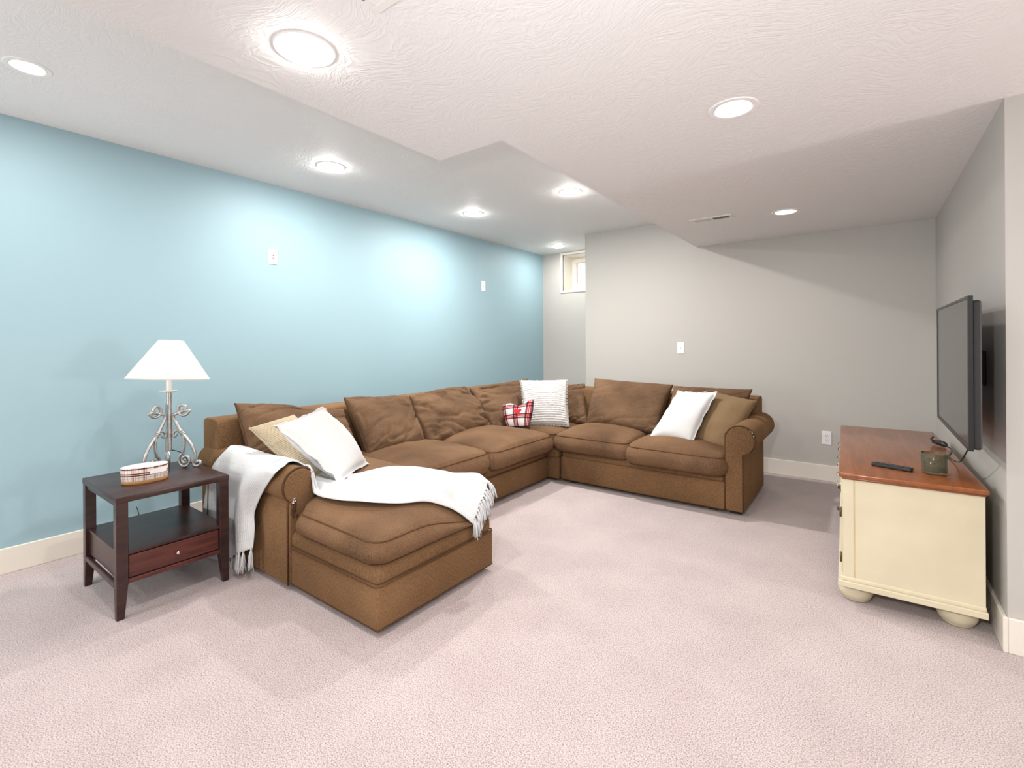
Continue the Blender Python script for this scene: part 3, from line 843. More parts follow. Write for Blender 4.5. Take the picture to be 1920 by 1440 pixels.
# ivory shaggy pillow in the corner
P5 = [lean_y(983, 799, -0.34), lean_y(1066, 798, -0.14), lean_y(1063, 713, -0.14), lean_y(976, 714, -0.30)]
o5 = top_pillow('throw_pillow', 'square ivory pillow with shaggy tufted rows in the sofa corner', 'pillow', P5, 0.15, M_IVORY, p=0.38, pull=0.055, wr=0.006, seed=23, n=96, rib=22, ribamp=0.016)
vs, fs = [], []
rnd = random.Random(4)
lp = o5[2]
for i in range(0, len(lp), 3):
    q = lp[i]; c5 = sum(lp, Vector()) / len(lp)
    d = (q - c5).normalized()
    tube_vf([q, q + d * 0.008 + Vector((0, 0, rnd.uniform(-0.004, 0.002))), q + d * 0.014 + Vector((rnd.uniform(-.004, .004), 0, -0.006))], 0.004, 5, rad=[0.005, 0.0045, 0.002], vs=vs, fs=fs)
tu = from_vf('tuft_edge', vs, fs, M_IVORY, o5[0]); tu['kind'] = 'stuff'

# small plaid pillow with two pointed ears and a red heart
def plaid_mat():
    m, nt, b = nodes_of('red_black_white_plaid'); L = nt.links.new
    b.inputs['Roughness'].default_value = 0.9; b.inputs['Specular IOR Level'].default_value = 0.1
    tc = nt.nodes.new('ShaderNodeTexCoord'); sp = nt.nodes.new('ShaderNodeSeparateXYZ'); L(tc.outputs['UV'], sp.inputs[0])
    def ramp(out, off):
        a = nt.nodes.new('ShaderNodeMath'); a.operation = 'MULTIPLY_ADD'; a.inputs[1].default_value = 1 / 0.105; a.inputs[2].default_value = off
        L(out, a.inputs[0])
        f = nt.nodes.new('ShaderNodeMath'); f.operation = 'FRACT'; L(a.outputs[0], f.inputs[0])
        r = nt.nodes.new('ShaderNodeValToRGB'); r.color_ramp.interpolation = 'CONSTANT'
        W, K, R, Pk = (0.80, 0.78, 0.77, 1), (0.08, 0.09, 0.10, 1), (0.46, 0.055, 0.07, 1), (0.74, 0.52, 0.50, 1)
        st = [(0, W), (0.34, K), (0.42, R), (0.49, W), (0.52, R), (0.59, W), (0.62, R), (0.69, K), (0.77, W), (0.88, Pk), (0.92, W)]
        while len(r.color_ramp.elements) < len(st): r.color_ramp.elements.new(0.5)
        for e, (p_, c_) in zip(r.color_ramp.elements, st): e.position = p_; e.color = c_
        L(f.outputs[0], r.inputs[0]); return r
    rx, ry = ramp(sp.outputs[0], 0.62), ramp(sp.outputs[1], 0.85)
    mx = nt.nodes.new('ShaderNodeMixRGB'); mx.blend_type = 'MULTIPLY'; mx.inputs[0].default_value = 1.0
    L(rx.outputs[0], mx.inputs[1]); L(ry.outputs[0], mx.inputs[2]); L(mx.outputs[0], b.inputs['Base Color'])
    return m
M_PLAID = plaid_mat()
lean6 = lambda a, b: lean_y(a, b, -0.47)
P6 = [lean6(951, 800), lean6(992, 799), lean6(1001, 749), lean6(943, 759)]
o6 = top_pillow('throw_pillow', 'small red, black and white plaid pillow with two ears and red heart', 'pillow', P6, 0.075, M_PLAID, p=0.42, pull=-0.06, wr=0.003, seed=24, n=40, notch=(0.42, 0.12, 0.42))
# heart applique following the pillow front
def on_pillow(o, u, v, T, lift):
    return o[3](u, v) + o[1] * (T / 2 * o[4](u, v) + lift)
hv, hf = [], []
hn = 40
for lift in (0.004, -0.004):
    for k in range(hn):
        t = 2 * PI * k / hn
        hx = 16 * math.sin(t) ** 3 / 17; hy = (13 * math.cos(t) - 5 * math.cos(2 * t) - 2 * math.cos(3 * t) - math.cos(4 * t)) / 17
        hv.append(on_pillow(o6, 0.14 + hx * 0.27, 0.10 + hy * 0.30, 0.075, lift))
hf.append(tuple(range(hn))); hf.append(tuple(range(hn, 2 * hn))[::-1])
for k in range(hn): hf.append((k, (k + 1) % hn, hn + (k + 1) % hn, hn + k))
setp(from_vf('heart', hv, hf, M_RED, o6[0], False), 'red felt heart')

# right run: white pillow and tan pillow
P3 = [lean_y(1215, 822, -0.22), lean_y(1297, 833, -0.25), lean_y(1345, 735, -0.20), lean_y(1271, 733, -0.12)]
o3 = top_pillow('throw_pillow', 'white linen pillow leaning on the right-hand sofa seat by the rolled arm', 'pillow', P3, 0.15, M_LINEN, p=0.42, pull=0.05, flange=0.07, wr=0.008, seed=25, n=40)
tube('seam', [q for q in o3[2]], 0.0025, M_LINEN, o3[0], 6, True)
P4 = [lean_y(1290, 842, -0.13), lean_y(1368, 846, -0.17), lean_y(1419, 752, -0.10), lean_y(1334, 733, -0.06)]
top_pillow('throw_pillow', 'tan suede pillow between the white pillow and the rolled arm', 'pillow', P4, 0.16, M_TAN, p=0.40, pull=0.04, wr=0.014, seed=26, n=40, welt=(0.003, M_TAN))

# ------------------------------------------------------------------ throw blanket
def chaise_top(x, y):
    """height of arm roll or chaise cushion under the throw"""
    z = 0.0
    d = y - 1.282
    if -3.3 < x < -2.26 and abs(d) < 0.086: z = 0.506 + math.sqrt(0.086 ** 2 - d * d)
    if -3.05 <= x <= -1.60 and 1.23 <= y <= 2.0:
        u = (x - CH['x0']) / (CH['x1'] - CH['x0']); yl, yr = CH['ylo'](x), CH['yhi'](x)
        v = (y - yl) / (yr - yl)
        if 0 <= u <= 1 and 0 <= v <= 1:
            z = max(z, seat_surface(CH, u, v).z)
    if -3.05 <= x <= -2.2 and 1.99 < y < 2.73:
        u = (x - L1['x0']) / (L1['x1'] - L1['x0']); v = (y - 1.992) / (2.728 - 1.992)
        if 0 <= u <= 1: z = max(z, seat_surface(L1, u, v).z)
    return z
def drop(px, py, lift=0.014):
    """first hit of the pixel's ray with the sofa top"""
    d = ray(px, py); t = 1.2
    while t < 4.5:
        p = EYE + d * t
        if p.z < chaise_top(p.x, p.y) + lift: return p
        t += 0.004
    return EYE + d * 2.4
YH = 1.182
stations = [  # (edge A, edge B) from the hem beside the table, over the arm, along the chaise, to the far hem
    (ony(392, 1052, YH), ony(476, 1028, YH - 0.012)),
    (ony(390, 1010, YH), ony(478, 992, YH - 0.004)),
    (ony(391, 965, YH), ony(477, 962, YH)),
    (ony(398, 918, YH), ony(489, 930, YH)),
    (ony(404, 884, YH - 0.003), ony(506, 902, YH)),
    (ony(409, 864, 1.190), ony(521, 885, 1.197)),
    (ony(425, 844, 1.220), ony(533, 876, 1.235)),
    (Vector((-2.99, 1.282, 0.608)), ony(541, 880, 1.270)),
    (Vector((-2.90, 1.345, 0.588)), ony(556, 893, 1.312)),
    (Vector((-2.80, 1.410, 0.535)), ony(576, 914, 1.345)),
]
seatA = [(618, 886, .49), (660, 892, .478), (700, 885, .480), (745, 882, .474), (790, 885, .464), (835, 890, .462), (872, 890, .466), (897, 892, .476)]
seatB = [(603, 934), (632, 944), (668, 948), (710, 948), (755, 945), (795, 941), (832, 950), (862, 966)]
for a, b in zip(seatA, seatB): stations.append((onz(*a), drop(*b)))
stations.append((onx(917, 906, -1.580), onx(886, 984, -1.585)))
NS = 7
Aline = catmull([s_[0] for s_ in stations], NS); Bline = catmull([s_[1] for s_ in stations], NS)
NT = 36
BV, BF, BUV = [], [], []
s_len = 0.0
for i, (a, b) in enumerate(zip(Aline, Bline)):
    if i: s_len += ((a + b) / 2 - (Aline[i - 1] + Bline[i - 1]) / 2).length
    si = i / NS
    for j in range(NT + 1):
        t = j / NT
        p = a.lerp(b, t)
        if si <= 6.3:      # hanging part: soft vertical folds
            am = 0.016 * smooth(6.0, 3.2, si)
            p.z -= 0.03 * math.sin(PI * min(1, t * 1.5)) * smooth(1.5, 0, si)
            p.y += -am * (0.8 * math.sin(t * 9 + 0.5 + si * 0.25) + 0.5 * math.sin(t * 17 + si * 0.4)) - am * 0.6
            p.y = min(p.y, 1.188 + 0.045 * smooth(4.6, 6.3, si))
        else:
            h = chaise_top(p.x, p.y) + 0.013
            if si < 10: p.z = max(p.z, h)
            else: p.z = max(p.z, h) if si < 17.2 else p.z
            am = 0.007 * smooth(7, 9, si) * (1 - 0.4 * smooth(16, 18, si))
            p.z += am * (0.7 + math.sin(t * 11 + si * 0.8) + 0.6 * math.sin(t * 23 - si * 1.3) + 0.8 * nz(p, 9, 3)) 
            # rolled-under near edge
            p.z += 0.010 * math.exp(-((t - 0.93) / 0.05) ** 2) + 0.008 * math.exp(-((t - 0.06) / 0.05) ** 2)
        BV.append(p); BUV.append((s_len, t * 0.62))
n1_ = NT + 1
for i in range(len(Aline) - 1):
    for j in range(NT):
        BF.append((i * n1_ + j, i * n1_ + j + 1, (i + 1) * n1_ + j + 1, (i + 1) * n1_ + j))
throw = from_vf('throw_blanket', BV, BF, M_THROW, None, True, True, BUV)
md = throw.modifiers.new('thickness', 'SOLIDIFY'); md.thickness = 0.007; md.offset = 1.0
sb = throw.modifiers.new('soft', 'SUBSURF'); sb.levels = 1; sb.render_levels = 1
setp(throw, 'white woven throw blanket with tassel fringe draped over the chaise arm and seat', 'blanket')
def tassel(p0, dirs, length, seed, gather=True):
    rnd = random.Random(seed)
    vs, fs = [], []
    tube_vf([p0 + Vector((0, 0, 0.004)), p0, p0 - Vector((0, 0, 0.008))], 0.006, 6, rad=[0.004, 0.0065, 0.005], vs=vs, fs=fs)
    for k in range(13):
        q = p0.copy(); pts = [q.copy()]
        dx = Vector((rnd.uniform(-1, 1), rnd.uniform(-1, 1), 0)) * 0.013
        L_ = length * rnd.uniform(0.8, 1.1)
        for s in range(1, 6):
            f = s / 5
            g = dirs(f)
            pts.append(p0 + g * L_ + dx * math.sqrt(f) + Vector((rnd.uniform(-1, 1), rnd.uniform(-1, 1), 0)) * 0.0018)
        pts[-1] += Vector((rnd.uniform(-1, 1), rnd.uniform(-1, 1), rnd.uniform(0, 1))) * 0.003
        tube_vf(pts, 0.0022, 4, vs=vs, fs=fs)
    return from_vf('tassel', vs, fs, M_FRINGE, throw, True)
for k in range(15):
    t = (k + 0.5) / 15
    p = BV[round(t * NT)]
    tassel(p.copy(), lambda f: Vector((0, -0.02 * f, -f)), 0.105, 50 + k)
last = (len(Aline) - 1) * n1_
for k in range(11):
    t = (k + 0.4) / 11
    p = BV[last + round(t * NT)]
    out = 0.25 * (1 - t)
    tassel(p.copy(), lambda f, out=out: Vector((0.30 * f * (1 - 0.5 * f) + 0.06 * f, out * f, -f * (0.55 + 0.45 * f))), 0.085, 90 + k)

# ------------------------------------------------------------------ side table
TX0, TX1, TY0, TY1, TZ = -3.175, -2.632, 0.645, 1.108, 0.54
tb = thing('side_table', 'dark espresso wood side table with shelf and one drawer beside the chaise', 'table', ((TX0 + TX1) / 2, (TY0 + TY1) / 2, 0))
sharp(boxo('tabletop', TX0, TX1, TY0, TY1, TZ - 0.028, TZ, M_ESP, tb, 0.003, 2))
def leg(cx_, cy_, sx, sy):
    bm = bmesh.new(); w0, w1 = 0.043, 0.028
    # outer faces stay plumb, inner faces taper below the drawer
    rings = [(0.0, w1), (0.16, w0), (TZ - 0.028, w0)]
    R_ = []
    for z, ww in rings:
        xs = (cx_, cx_ + sx * ww); ys = (cy_, cy_ + sy * ww)
        R_.append([bm.verts.new((xs[0], ys[0], z)), bm.verts.new((xs[1], ys[0], z)), bm.verts.new((xs[1], ys[1], z)), bm.verts.new((xs[0], ys[1], z))])
    bm.faces.new(R_[0]); bm.faces.new(R_[-1])
    for a, b in zip(R_[:-1], R_[1:]):
        for k in range(4): bm.faces.new((a[k], a[(k + 1) % 4], b[(k + 1) % 4], b[k]))
    bmesh.ops.recalc_face_normals(bm, faces=bm.faces)
    es = [e for e in bm.edges if abs(e.verts[0].co.z - e.verts[1].co.z) > 0.01]
    bmesh.ops.bevel(bm, geom=es, offset=0.002, segments=1, affect='EDGES')
    from_bm('leg', bm, M_ESP, tb)
g = 0.002
leg(TX0 + g, TY0 + g, 1, 1); leg(TX1 - g, TY0 + g, -1, 1); leg(TX0 + g, TY1 - g, 1, -1); leg(TX1 - g, TY1 - g, -1, -1)
boxo('top_rail', TX0 + 0.02, TX1 - 0.02, TY0 + 0.008, TY0 + 0.022, TZ - 0.046, TZ - 0.028, M_ESP, tb)
boxo('top_rail', TX0 + 0.02, TX1 - 0.02, TY1 - 0.022, TY1 - 0.008, TZ - 0.046, TZ - 0.028, M_ESP, tb)
boxo('shelf', TX0 + 0.012, TX1 - 0.004, TY0 + 0.014, TY1 - 0.014, 0.276, 0.290, M_ESP, tb, 0.002)
boxo('side_panel', TX0 + 0.03, TX1 - 0.045, TY0 + 0.018, TY0 + 0.032, 0.165, 0.276, M_ESP, tb)
boxo('side_panel', TX0 + 0.03, TX1 - 0.045, TY1 - 0.032, TY1 - 0.018, 0.165, 0.276, M_ESP, tb)
boxo('back_panel', TX0 + 0.02, TX0 + 0.034, TY0 + 0.044, TY1 - 0.044, 0.165, 0.276, M_ESP, tb)
dr = boxo('drawer', TX1 - 0.030, TX1 - 0.010, TY0 + 0.048, TY1 - 0.048, 0.172, 0.270, M_ESPR, tb, 0.002)
boxo('drawer_box', TX0 + 0.08, TX1 - 0.030, TY0 + 0.06, TY1 - 0.06, 0.178, 0.262, M_ESP, dr)
kn = lathe('knob', [(0.004, 0), (0.004, 0.010), (0.0085, 0.013), (0.0095, 0.018), (0.007, 0.023), (0.001, 0.0245)], M_CHROME, dr, 16, (0, 0, 0), M=Matrix.Translation((TX1 - 0.010, (TY0 + TY1) / 2 + 0.0, 0.223)) @ Matrix.Rotation(PI / 2, 4, 'Y'))
boxo('drawer_rail', TX1 - 0.036, TX1 - 0.006, TY0 + 0.044, TY1 - 0.044, 0.148, 0.168, M_ESPR, tb, 0.002)
boxo('side_stretcher', TX0 + 0.035, TX1 - 0.04, TY0 + 0.002, TY0 + 0.022, 0.128, 0.156, M_ESP, tb, 0.008, 3)
boxo('side_stretcher', TX0 + 0.035, TX1 - 0.04, TY1 - 0.022, TY1 - 0.002, 0.128, 0.156, M_ESP, tb, 0.008, 3)

# ------------------------------------------------------------------ table lamp
LC = Vector((-3.045, 0.978, TZ))
lt = thing('table_lamp', 'pewter scroll-leg table lamp with lit white cone shade on the side table', 'lamp', LC)
sm, snt, sbd = nodes_of('lit_lamp_shade')
sbd.inputs['Base Color'].default_value = (0.9, 0.88, 0.84, 1); sbd.inputs['Roughness'].default_value = 0.8
trl = snt.nodes.new('ShaderNodeBsdfTranslucent'); trl.inputs[0].default_value = (0.92, 0.88, 0.82, 1)
mxa = snt.nodes.new('ShaderNodeMixShader'); mxa.inputs[0].default_value = 0.5
snt.links.new(sbd.outputs[0], mxa.inputs[1]); snt.links.new(trl.outputs[0], mxa.inputs[2]); snt.links.new(mxa.outputs[0], snt.nodes['Material Output'].inputs[0])
M_SHADE = sm
zs0, zs1 = 1.020, 1.232
tilt = Matrix.Translation(LC.xy.to_3d() + Vector((0, 0, zs0))) @ Matrix.Rotation(math.radians(-3.6), 4, RGT) @ Matrix.Rotation(math.radians(1.6), 4, FWD)
sh = lathe('lamp_shade', [(0.188, 0.0), (0.1885, 0.006), (0.059, 0.209), (0.057, 0.212)], M_SHADE, lt, 64, (0, 0, 0), cap=False, M=tilt)
lathe('shade_rim', [(0.188, 0.0), (0.1895, 0.002), (0.1895, 0.008), (0.187, 0.008), (0.186, 0.0)], M_LINEN, sh, 64, (0, 0, 0), cap=False, M=tilt)
bx, by = LC.x, LC.y
lathe('candle_sleeve', [(0.0125, 0.955), (0.0125, 1.045)], M_WHITEM, lt, 20, (bx, by, 0))
lathe('drip_plate', [(0.005, 0.948), (0.026, 0.949), (0.041, 0.956), (0.043, 0.959), (0.040, 0.959), (0.024, 0.953), (0.005, 0.953)], M_WHITEM, lt, 32, (bx, by, 0))
lathe('stem', [(0.009, 0.632), (0.0125, 0.636), (0.0125, 0.948)], M_STEEL, lt, 20, (bx, by, 0))
blb = lathe('bulb', [(0.012, 1.045), (0.014, 1.06), (0.028, 1.09), (0.030, 1.11), (0.022, 1.135), (0.004, 1.147)], M_LENSR, lt, 20, (bx, by, 0))
def spiral(cx_, cy_, r0, r1, a0, a1, n=22):
    return [(cx_ + (r0 + (r1 - r0) * k / n) * math.cos(a0 + (a1 - a0) * k / n), cy_ + (r0 + (r1 - r0) * k / n) * math.sin(a0 + (a1 - a0) * k / n)) for k in range(n + 1)]
# outlines of one leg in the zoomed picture of the lamp: x to the right of the stem, y down
# spiral wound outwards: centre coil then the big loop over the top and down the stem side
coil = spiral(602, 682, 14, 66, 2.4, 2.4 - 2 * PI * 1.36, 34)   # decreasing angle = counter-clockwise on screen (y down)
main = coil + [(512, 730), (528, 790), (560, 848), (590, 892), (632, 936), (682, 1000), (712, 1060), (720, 1110), (708, 1150), (704, 1180), (722, 1196), (752, 1194), (772, 1176), (768, 1156), (750, 1152), (742, 1166)]
inner = [(588, 888), (606, 930), (614, 985), (606, 1045), (598, 1080)] + spiral(622, 1142, 66, 16, -1.95, -1.95 - 2 * PI * 1.55, 40)
curl = [(584, 892), (562, 872), (534, 874), (512, 892), (506, 912), (518, 926), (534, 920), (532, 906)]
def leg_pts(lst, dirv):
    out = []
    for x_, y_ in lst:
        r_ = (x_ - 466) / 1990.0; z_ = 1.2735 - y_ / 1640.0
        out.append(Vector((bx, by, z_)) + dirv * r_)
    return out
for a_deg in (10, 130, 250):
    a_ = math.radians(a_deg)
    dv = RGT * math.cos(a_) + FWD * math.sin(a_)
    nrm = dv.cross(UPV)
    lv, lf = [], []
    tube_vf(catmull(leg_pts(main, dv), 2), 0.007, 8, flat=(nrm, 0.0100, 0.0075), vs=lv, fs=lf)
    tube_vf(catmull(leg_pts(inner, dv), 2), 0.0065, 8, flat=(nrm, 0.0095, 0.0068), vs=lv, fs=lf)
    tube_vf(catmull(leg_pts(curl, dv), 3), 0.005, 8, flat=(nrm, 0.0080, 0.0058), vs=lv, fs=lf)
    lg = from_vf('leg', lv, lf, M_STEEL, lt)
    cp = leg_pts([(574, 876), (604, 910)], dv)
    ax = (cp[1] - cp[0]).normalized()
    cv, cf = [], []
    for q in (0.15, 0.5, 0.85):
        cc_ = cp[0].lerp(cp[1], q)
        tube_vf([cc_ - ax * 0.004, cc_ - ax * 0.002, cc_ + ax * 0.002, cc_ + ax * 0.004], 0.013, 12, rad=[0.010, 0.0125, 0.0125, 0.010], vs=cv, fs=cf)
    from_vf('collar', cv, cf, M_STEEL, lg)
cord = catmull([(bx, by, 0.64), (bx + 0.02, by + 0.05, 0.615), (-2.99, 1.06, 0.56), (-2.955, 1.112, 0.5475), (-2.95, 1.130, 0.50), (-2.945, 1.128, 0.36), (-2.965, 1.128, 0.18), (-3.05, 1.14, 0.04), (-3.35, 1.15, 0.006), (-3.62, 1.05, 0.006), (-3.66, 1.0, 0.2)], 8)
tube('power_cord', cord, 0.0026, M_CORDB, lt, 6)
lamp('bulb_light', 'POINT', (bx, by, 1.11), 46, 0.03, (1, 0.95, 0.88))

# ------------------------------------------------------------------ plaid oval bowl on its wooden base
def bowl_plaid():
    m, nt, b = nodes_of('plaid_ceramic'); L = nt.links.new
    b.inputs['Roughness'].default_value = 0.2
    tc = nt.nodes.new('ShaderNodeTexCoord'); sp = nt.nodes.new('ShaderNodeSeparateXYZ'); L(tc.outputs['UV'], sp.inputs[0])
    W, D, T_ = (0.84, 0.82, 0.80, 1), (0.16, 0.035, 0.03, 1), (0.62, 0.40, 0.34, 1)
    def ramp(out, sc, off, st):
        a = nt.nodes.new('ShaderNodeMath'); a.operation = 'MULTIPLY_ADD'; a.inputs[1].default_value = sc; a.inputs[2].default_value = off
        L(out, a.inputs[0]); f = nt.nodes.new('ShaderNodeMath'); f.operation = 'FRACT'; L(a.outputs[0], f.inputs[0])
        r = nt.nodes.new('ShaderNodeValToRGB'); r.color_ramp.interpolation = 'CONSTANT'
        while len(r.color_ramp.elements) < len(st): r.color_ramp.elements.new(0.5)
        for e, (p_, c_) in zip(r.color_ramp.elements, st): e.position = p_; e.color = c_
        L(f.outputs[0], r.inputs[0]); return r
    rx = ramp(sp.outputs[0], 1 / 0.044, 0.1, [(0, W), (0.22, T_), (0.30, W), (0.36, D), (0.41, W), (0.50, T_), (0.58, W), (0.84, T_), (0.88, W)])
    ry = ramp(sp.outputs[1], 1 / 0.0635, 0.0, [(0, W), (0.20, T_), (0.25, W), (0.36, D), (0.45, W), (0.50, D), (0.58, W), (0.84, D), (0.93, W)])
    mx = nt.nodes.new('ShaderNodeMixRGB'); mx.blend_type = 'MULTIPLY'; mx.inputs[0].default_value = 1
    L(rx.outputs[0], mx.inputs[1]); L(ry.outputs[0], mx.inputs[2]); L(mx.outputs[0], b.inputs['Base Color'])
    return m
bwl = thing('oval_bowl', 'oval plaid ceramic planter on a pale wood base on the side table', 'planter', (-2.845, 0.812, TZ))
BA, BB, brot = 0.056, 0.094, math.radians(-10)
bc_ = (-2.845, 0.812, TZ)
lathe('wood_base', [(0.93, 0.0), (0.97, 0.003), (0.985, 0.010), (0.97, 0.0165), (0.90, 0.0167)], M_OAK, bwl, 64, bc_, sx=BA, sy=BB, rotz=brot)
# outer wall with uv for the plaid
seg = 96; bv, bf, buv = [], [], []
prof = [(0.955, 0.0168), (0.985, 0.026), (1.0, 0.045), (1.0, 0.078), (0.99, 0.080)]
arc = [0.0]
for k in range(seg):
    t0, t1 = 2 * PI * k / seg, 2 * PI * (k + 1) / seg
    arc.append(arc[-1] + math.hypot(BA * (math.cos(t1) - math.cos(t0)), BB * (math.sin(t1) - math.sin(t0))))
cc0, ss0 = math.cos(brot), math.sin(brot)
for (r_, z_) in prof:
    for k in range(seg + 1):
        th = 2 * PI * k / seg + PI
        x_, y_ = BA * r_ * math.cos(th), BB * r_ * math.sin(th)
        bv.append((bc_[0] + x_ * cc0 - y_ * ss0, bc_[1] + x_ * ss0 + y_ * cc0, TZ + z_)); buv.append((arc[k], z_ - 0.0168))
for i in range(len(prof) - 1):
    for k in range(seg): bf.append((i * (seg + 1) + k, i * (seg + 1) + k + 1, (i + 1) * (seg + 1) + k + 1, (i + 1) * (seg + 1) + k))
from_vf('bowl', bv, bf, bowl_plaid(), bwl, True, True, buv)
M_CERAM = mat('white_glaze', (0.84, 0.83, 0.81), 0.2)
lathe('bowl_liner', [(0.99, 0.080), (0.955, 0.080), (0.93, 0.075), (0.91, 0.030), (0.83, 0.022), (0.01, 0.022)], M_CERAM, bwl, 96, bc_, sx=BA, sy=BB, rotz=brot, cap=False)
# blank white label on the right of the camera side
lbv, lbf = [], []
for k in range(13):
    th = math.radians(8 + 52 * k / 12)
    x_, y_ = BA * 1.006 * math.cos(th), BB * 1.006 * math.sin(th)
    for z_ in (0.042, 0.065): lbv.append((bc_[0] + x_ * cc0 - y_ * ss0, bc_[1] + x_ * ss0 + y_ * cc0, TZ + z_))
for k in range(12): lbf.append((2 * k, 2 * k + 2, 2 * k + 3, 2 * k + 1))
setp(from_vf('blank_label', lbv, lbf, M_WHITE, bwl), 'blank white label')

# ------------------------------------------------------------------ console
con = thing('media_console', 'cream painted media console with cherry wood top against the right wall', 'console', (-0.105, 2.652, 0), math.radians(1.7))
def CB(nm, x0, x1, y0, y1, z0, z1, m, par=None, bev=0, seg=2):
    bm = bmesh.new(); bbox(bm, x0, x1, y0, y1, z0, z1, bev, seg)
    o = from_bm(nm, bm, m, par or con, False, par is None and False)
    return o
def CBc(nm, x0, x1, y0, y1, z0, z1, m, par, bev=0, seg=2):   # child of a part that sits at the console's origin
    return CB(nm, x0, x1, y0, y1, z0, z1, m, par, bev, seg)
CW, CL = 0.500, 1.485
tp = prism('top', [(0.0, 0.0), (CW, 0.0), (CW, CL), (0.0, CL)], 'z', 0.584, 0.606, M_CHERRY, con, False, True, bevel=0.007)
prism('top_moulding', [(0.012, 0.012), (CW - 0.008, 0.012), (CW - 0.008, CL - 0.012), (0.012, CL - 0.012)], 'z', 0.574, 0.5845, M_CHERRY, con, False, True, bevel=0.004)
CB('body', 0.022, CW - 0.012, 0.030, CL - 0.03, 0.085, 0.575, M_CREAM)
CB('side_panel', 0.060, CW - 0.010, 0.022, 0.031, 0.125, 0.575, M_CREAM, None, 0.002)
CB('corner_post', 0.014, 0.057, 0.020, 0.062, 0.125, 0.575, M_CREAM, None, 0.004)
CB('corner_post', 0.014, 0.057, CL - 0.062, CL - 0.020, 0.125, 0.575, M_CREAM, None, 0.004)
CB('seam', 0.0565, 0.0605, 0.0215, 0.03, 0.085, 0.575, M_CREAMD)
for (a, b, c, d, e, f) in [(-0.004, CW - 0.004, 0.006, CL - 0.006, 0.082, 0.110)]:
    CB('base_moulding', a, b, c, d, e, f, M_CREAM, None, 0.004)
CB('base_bead', 0.004, CW - 0.008, 0.014, CL - 0.014, 0.108, 0.128, M_CREAM, None, 0.006, 3)
nd = 3; wy = (CL - 0.13) / nd
for i in range(nd):
    y0 = 0.065 + i * wy; y1 = y0 + wy - 0.008
    d_ = CB('drawer', 0.008, 0.024, y0, y1, 0.452, 0.562, M_CREAM, None, 0.003)
    for ky in (0.28, 0.72):
        lathe('knob', [(0.004, 0), (0.004, 0.008), (0.011, 0.012), (0.012, 0.017), (0.006, 0.022)], M_CHROME, d_, 16, world=False, M=Matrix.Translation((0.008, y0 + (y1 - y0) * ky, 0.508)) @ Matrix.Rotation(-PI / 2, 4, 'Y'))
    d_ = CB('door', 0.008, 0.024, y0, y1, 0.135, 0.444, M_CREAM, None, 0.003)
    CB('door_panel', 0.003, 0.012, y0 + 0.055, y1 - 0.055, 0.19, 0.39, M_CREAM, d_, 0.004)
    lathe('knob', [(0.004, 0), (0.004, 0.008), (0.010, 0.012), (0.011, 0.017), (0.006, 0.021)], M_BRONZE, d_, 16, world=False, M=Matrix.Translation((0.008, y1 - 0.03, 0.30)) @ Matrix.Rotation(-PI / 2, 4, 'Y'))
    for hz in (0.175, 0.385):
        hv_, hf_ = tube_vf([(0.006, y0 - 0.003, hz), (0.006, y0 - 0.003, hz + 0.045)], 0.004, 8)
        from_vf('hinge', hv_, hf_, M_BRONZE, d_, True, False)
for fx, fy in ((0.062, 0.115), (CW - 0.085, 0.115), (0.062, CL - 0.1), (CW - 0.085, CL - 0.1)):
    lathe('bun_foot', [(0.040, 0.0), (0.052, 0.004), (0.055, 0.012), (0.060, 0.016), (0.067, 0.032), (0.069, 0.048), (0.064, 0.064), (0.052, 0.074), (0.046, 0.079), (0.046, 0.084)], M_CREAM, con, 36, (fx, fy, 0), world=False)

# candle, remote
CT = 0.606
cdl = thing('candle', 'smoky green glass candle jar on the near end of the console', 'candle', (0.244, 2.872, CT))
cg, cgn, cgb = nodes_of('smoky_glass')
cgb.inputs['Base Color'].default_value = (0.62, 0.58, 0.40, 1); cgb.inputs['Roughness'].default_value = 0.06
cgb.inputs['Transmission Weight'].default_value = 0.9; cgb.inputs['IOR'].default_value = 1.45
jar_c = (0.244, 2.872, CT)
lathe('jar', [(0.042, 0.001), (0.0445, 0.003), (0.0455, 0.010), (0.0465, 0.090), (0.0450, 0.092), (0.0440, 0.090), (0.0430, 0.014), (0.040, 0.010), (0.001, 0.010)], cg, cdl, 48, jar_c, cap=False)
M_WAX = mat('dark_green_wax', (0.05, 0.042, 0.014), 0.4, var=0.5, vscale=25)
lathe('wax', [(0.001, 0.0102), (0.040, 0.0102), (0.0428, 0.015), (0.0432, 0.034), (0.041, 0.036), (0.001, 0.032)], M_WAX, cdl, 40, jar_c, cap=False)
for k in range(3):
    a = k * 2 * PI / 3 + 0.5
    lathe('wick', [(0.0015, 0.030), (0.0015, 0.046)], M_BLACKM, cdl, 8, (jar_c[0] + 0.018 * math.cos(a), jar_c[1] + 0.018 * math.sin(a), CT))
rp0, rp1 = onz(1636, 872, CT), onz(1711, 885, CT)
rang = math.atan2(rp1.y - rp0.y, rp1.x - rp0.x)
rm = thing('remote', 'slim black remote control lying on the console near the candle', 'remote', (rp0 + rp1) / 2, rang)
Lr = (rp1 - rp0).length
CBm = lambda nm, x0, x1, y0, y1, z0, z1, m, b_: from_bm(nm, (lambda bm: (bbox(bm, x0, x1, y0, y1, z0, z1, b_, 3), bm)[1])(bmesh.new()), m, rm, False, False)
CBm('body', -Lr / 2, Lr / 2, -0.019, 0.019, 0.0, 0.017, M_BLACK, 0.005)
M_BTN = mat('grey_rubber_button', (0.05, 0.05, 0.055), 0.7)
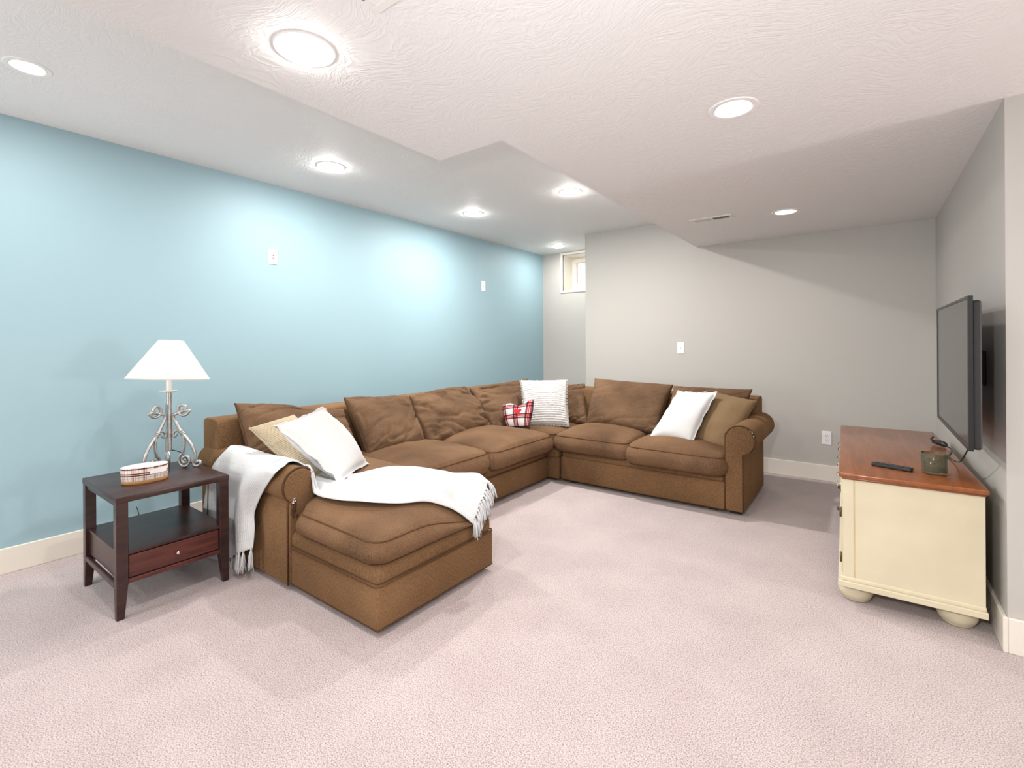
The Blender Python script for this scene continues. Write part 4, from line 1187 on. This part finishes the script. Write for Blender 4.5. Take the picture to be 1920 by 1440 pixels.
for i in range(7):
    for j in range(3):
        CBm('button', -Lr / 2 + 0.018 + i * 0.019, -Lr / 2 + 0.028 + i * 0.019, -0.0125 + j * 0.0095, -0.0065 + j * 0.0095, 0.0168, 0.0182, M_BTN, 0.001)

# ------------------------------------------------------------------ television
TVX, TVY0, TVY1, TVZ0, TVZ1 = 0.310, 2.495, 3.485, 0.785, 1.378
tv = thing('television', 'flat black television mounted on the right wall above the console', 'television', (XR, (TVY0 + TVY1) / 2, TVZ0))
b_ = 0.012
boxes('bezel', [(TVX, TVX + 0.016, TVY0, TVY0 + b_, TVZ0, TVZ1), (TVX, TVX + 0.016, TVY1 - b_, TVY1, TVZ0, TVZ1), (TVX, TVX + 0.016, TVY0 + b_, TVY1 - b_, TVZ1 - b_, TVZ1), (TVX, TVX + 0.016, TVY0 + b_, TVY1 - b_, TVZ0, TVZ0 + 0.018)], M_BLACK, tv, 0.002)
boxo('screen', TVX + 0.003, TVX + 0.010, TVY0 + b_ - 0.002, TVY1 - b_ + 0.002, TVZ0 + 0.016, TVZ1 - b_ + 0.002, M_SCREEN, tv)
boxo('rear_shell', TVX + 0.014, TVX + 0.042, TVY0 + 0.012, TVY1 - 0.012, TVZ0 + 0.004, TVZ1 - 0.018, M_BLACKM, tv, 0.010, 3)
boxo('wall_mount', TVX + 0.040, XR, (TVY0 + TVY1) / 2 + 0.02, (TVY0 + TVY1) / 2 + 0.14, 1.0, 1.16, M_BLACKM, tv, 0.004)
boxo('mount_arm', TVX + 0.038, TVX + 0.05, (TVY0 + TVY1) / 2 - 0.15, (TVY0 + TVY1) / 2 - 0.11, 0.88, 1.28, M_BLACKM, tv)
boxo('mount_arm', TVX + 0.038, TVX + 0.05, (TVY0 + TVY1) / 2 + 0.11, (TVY0 + TVY1) / 2 + 0.15, 0.88, 1.28, M_BLACKM, tv)

# small black plug with its cable on the console
pg = thing('cable_plug', 'small black cable plug lying on the console under the television', 'cable', (0.315, 3.62, CT))
pc = onz(1768, 838, CT)
hv_, hf_ = tube_vf([pc + Vector((-0.035, 0.06, 0.016)), pc + Vector((-0.01, 0.02, 0.018)), pc + Vector((0.006, -0.01, 0.016)), pc + Vector((0.014, -0.03, 0.012))], 0.015, 10, rad=[0.010, 0.016, 0.015, 0.006])
from_vf('plug', hv_, hf_, M_BLACK, pg)
tube('prong', [pc + Vector((-0.03, 0.05, 0.016)), pc + Vector((-0.045, 0.06, 0.03)), pc + Vector((-0.035, 0.06, 0.045))], 0.006, M_BLACK, pg, 8)
tube('cable', catmull([pc + Vector((0.012, -0.028, 0.012)), pc + Vector((0.025, -0.12, 0.006)), Vector((0.338, 3.30, CT + 0.004)), Vector((0.352, 3.1, CT + 0.02)), Vector((0.35, 2.9, 0.70)), Vector((0.348, 2.75, 0.772))], 8), 0.003, M_CORDB, pg, 6)
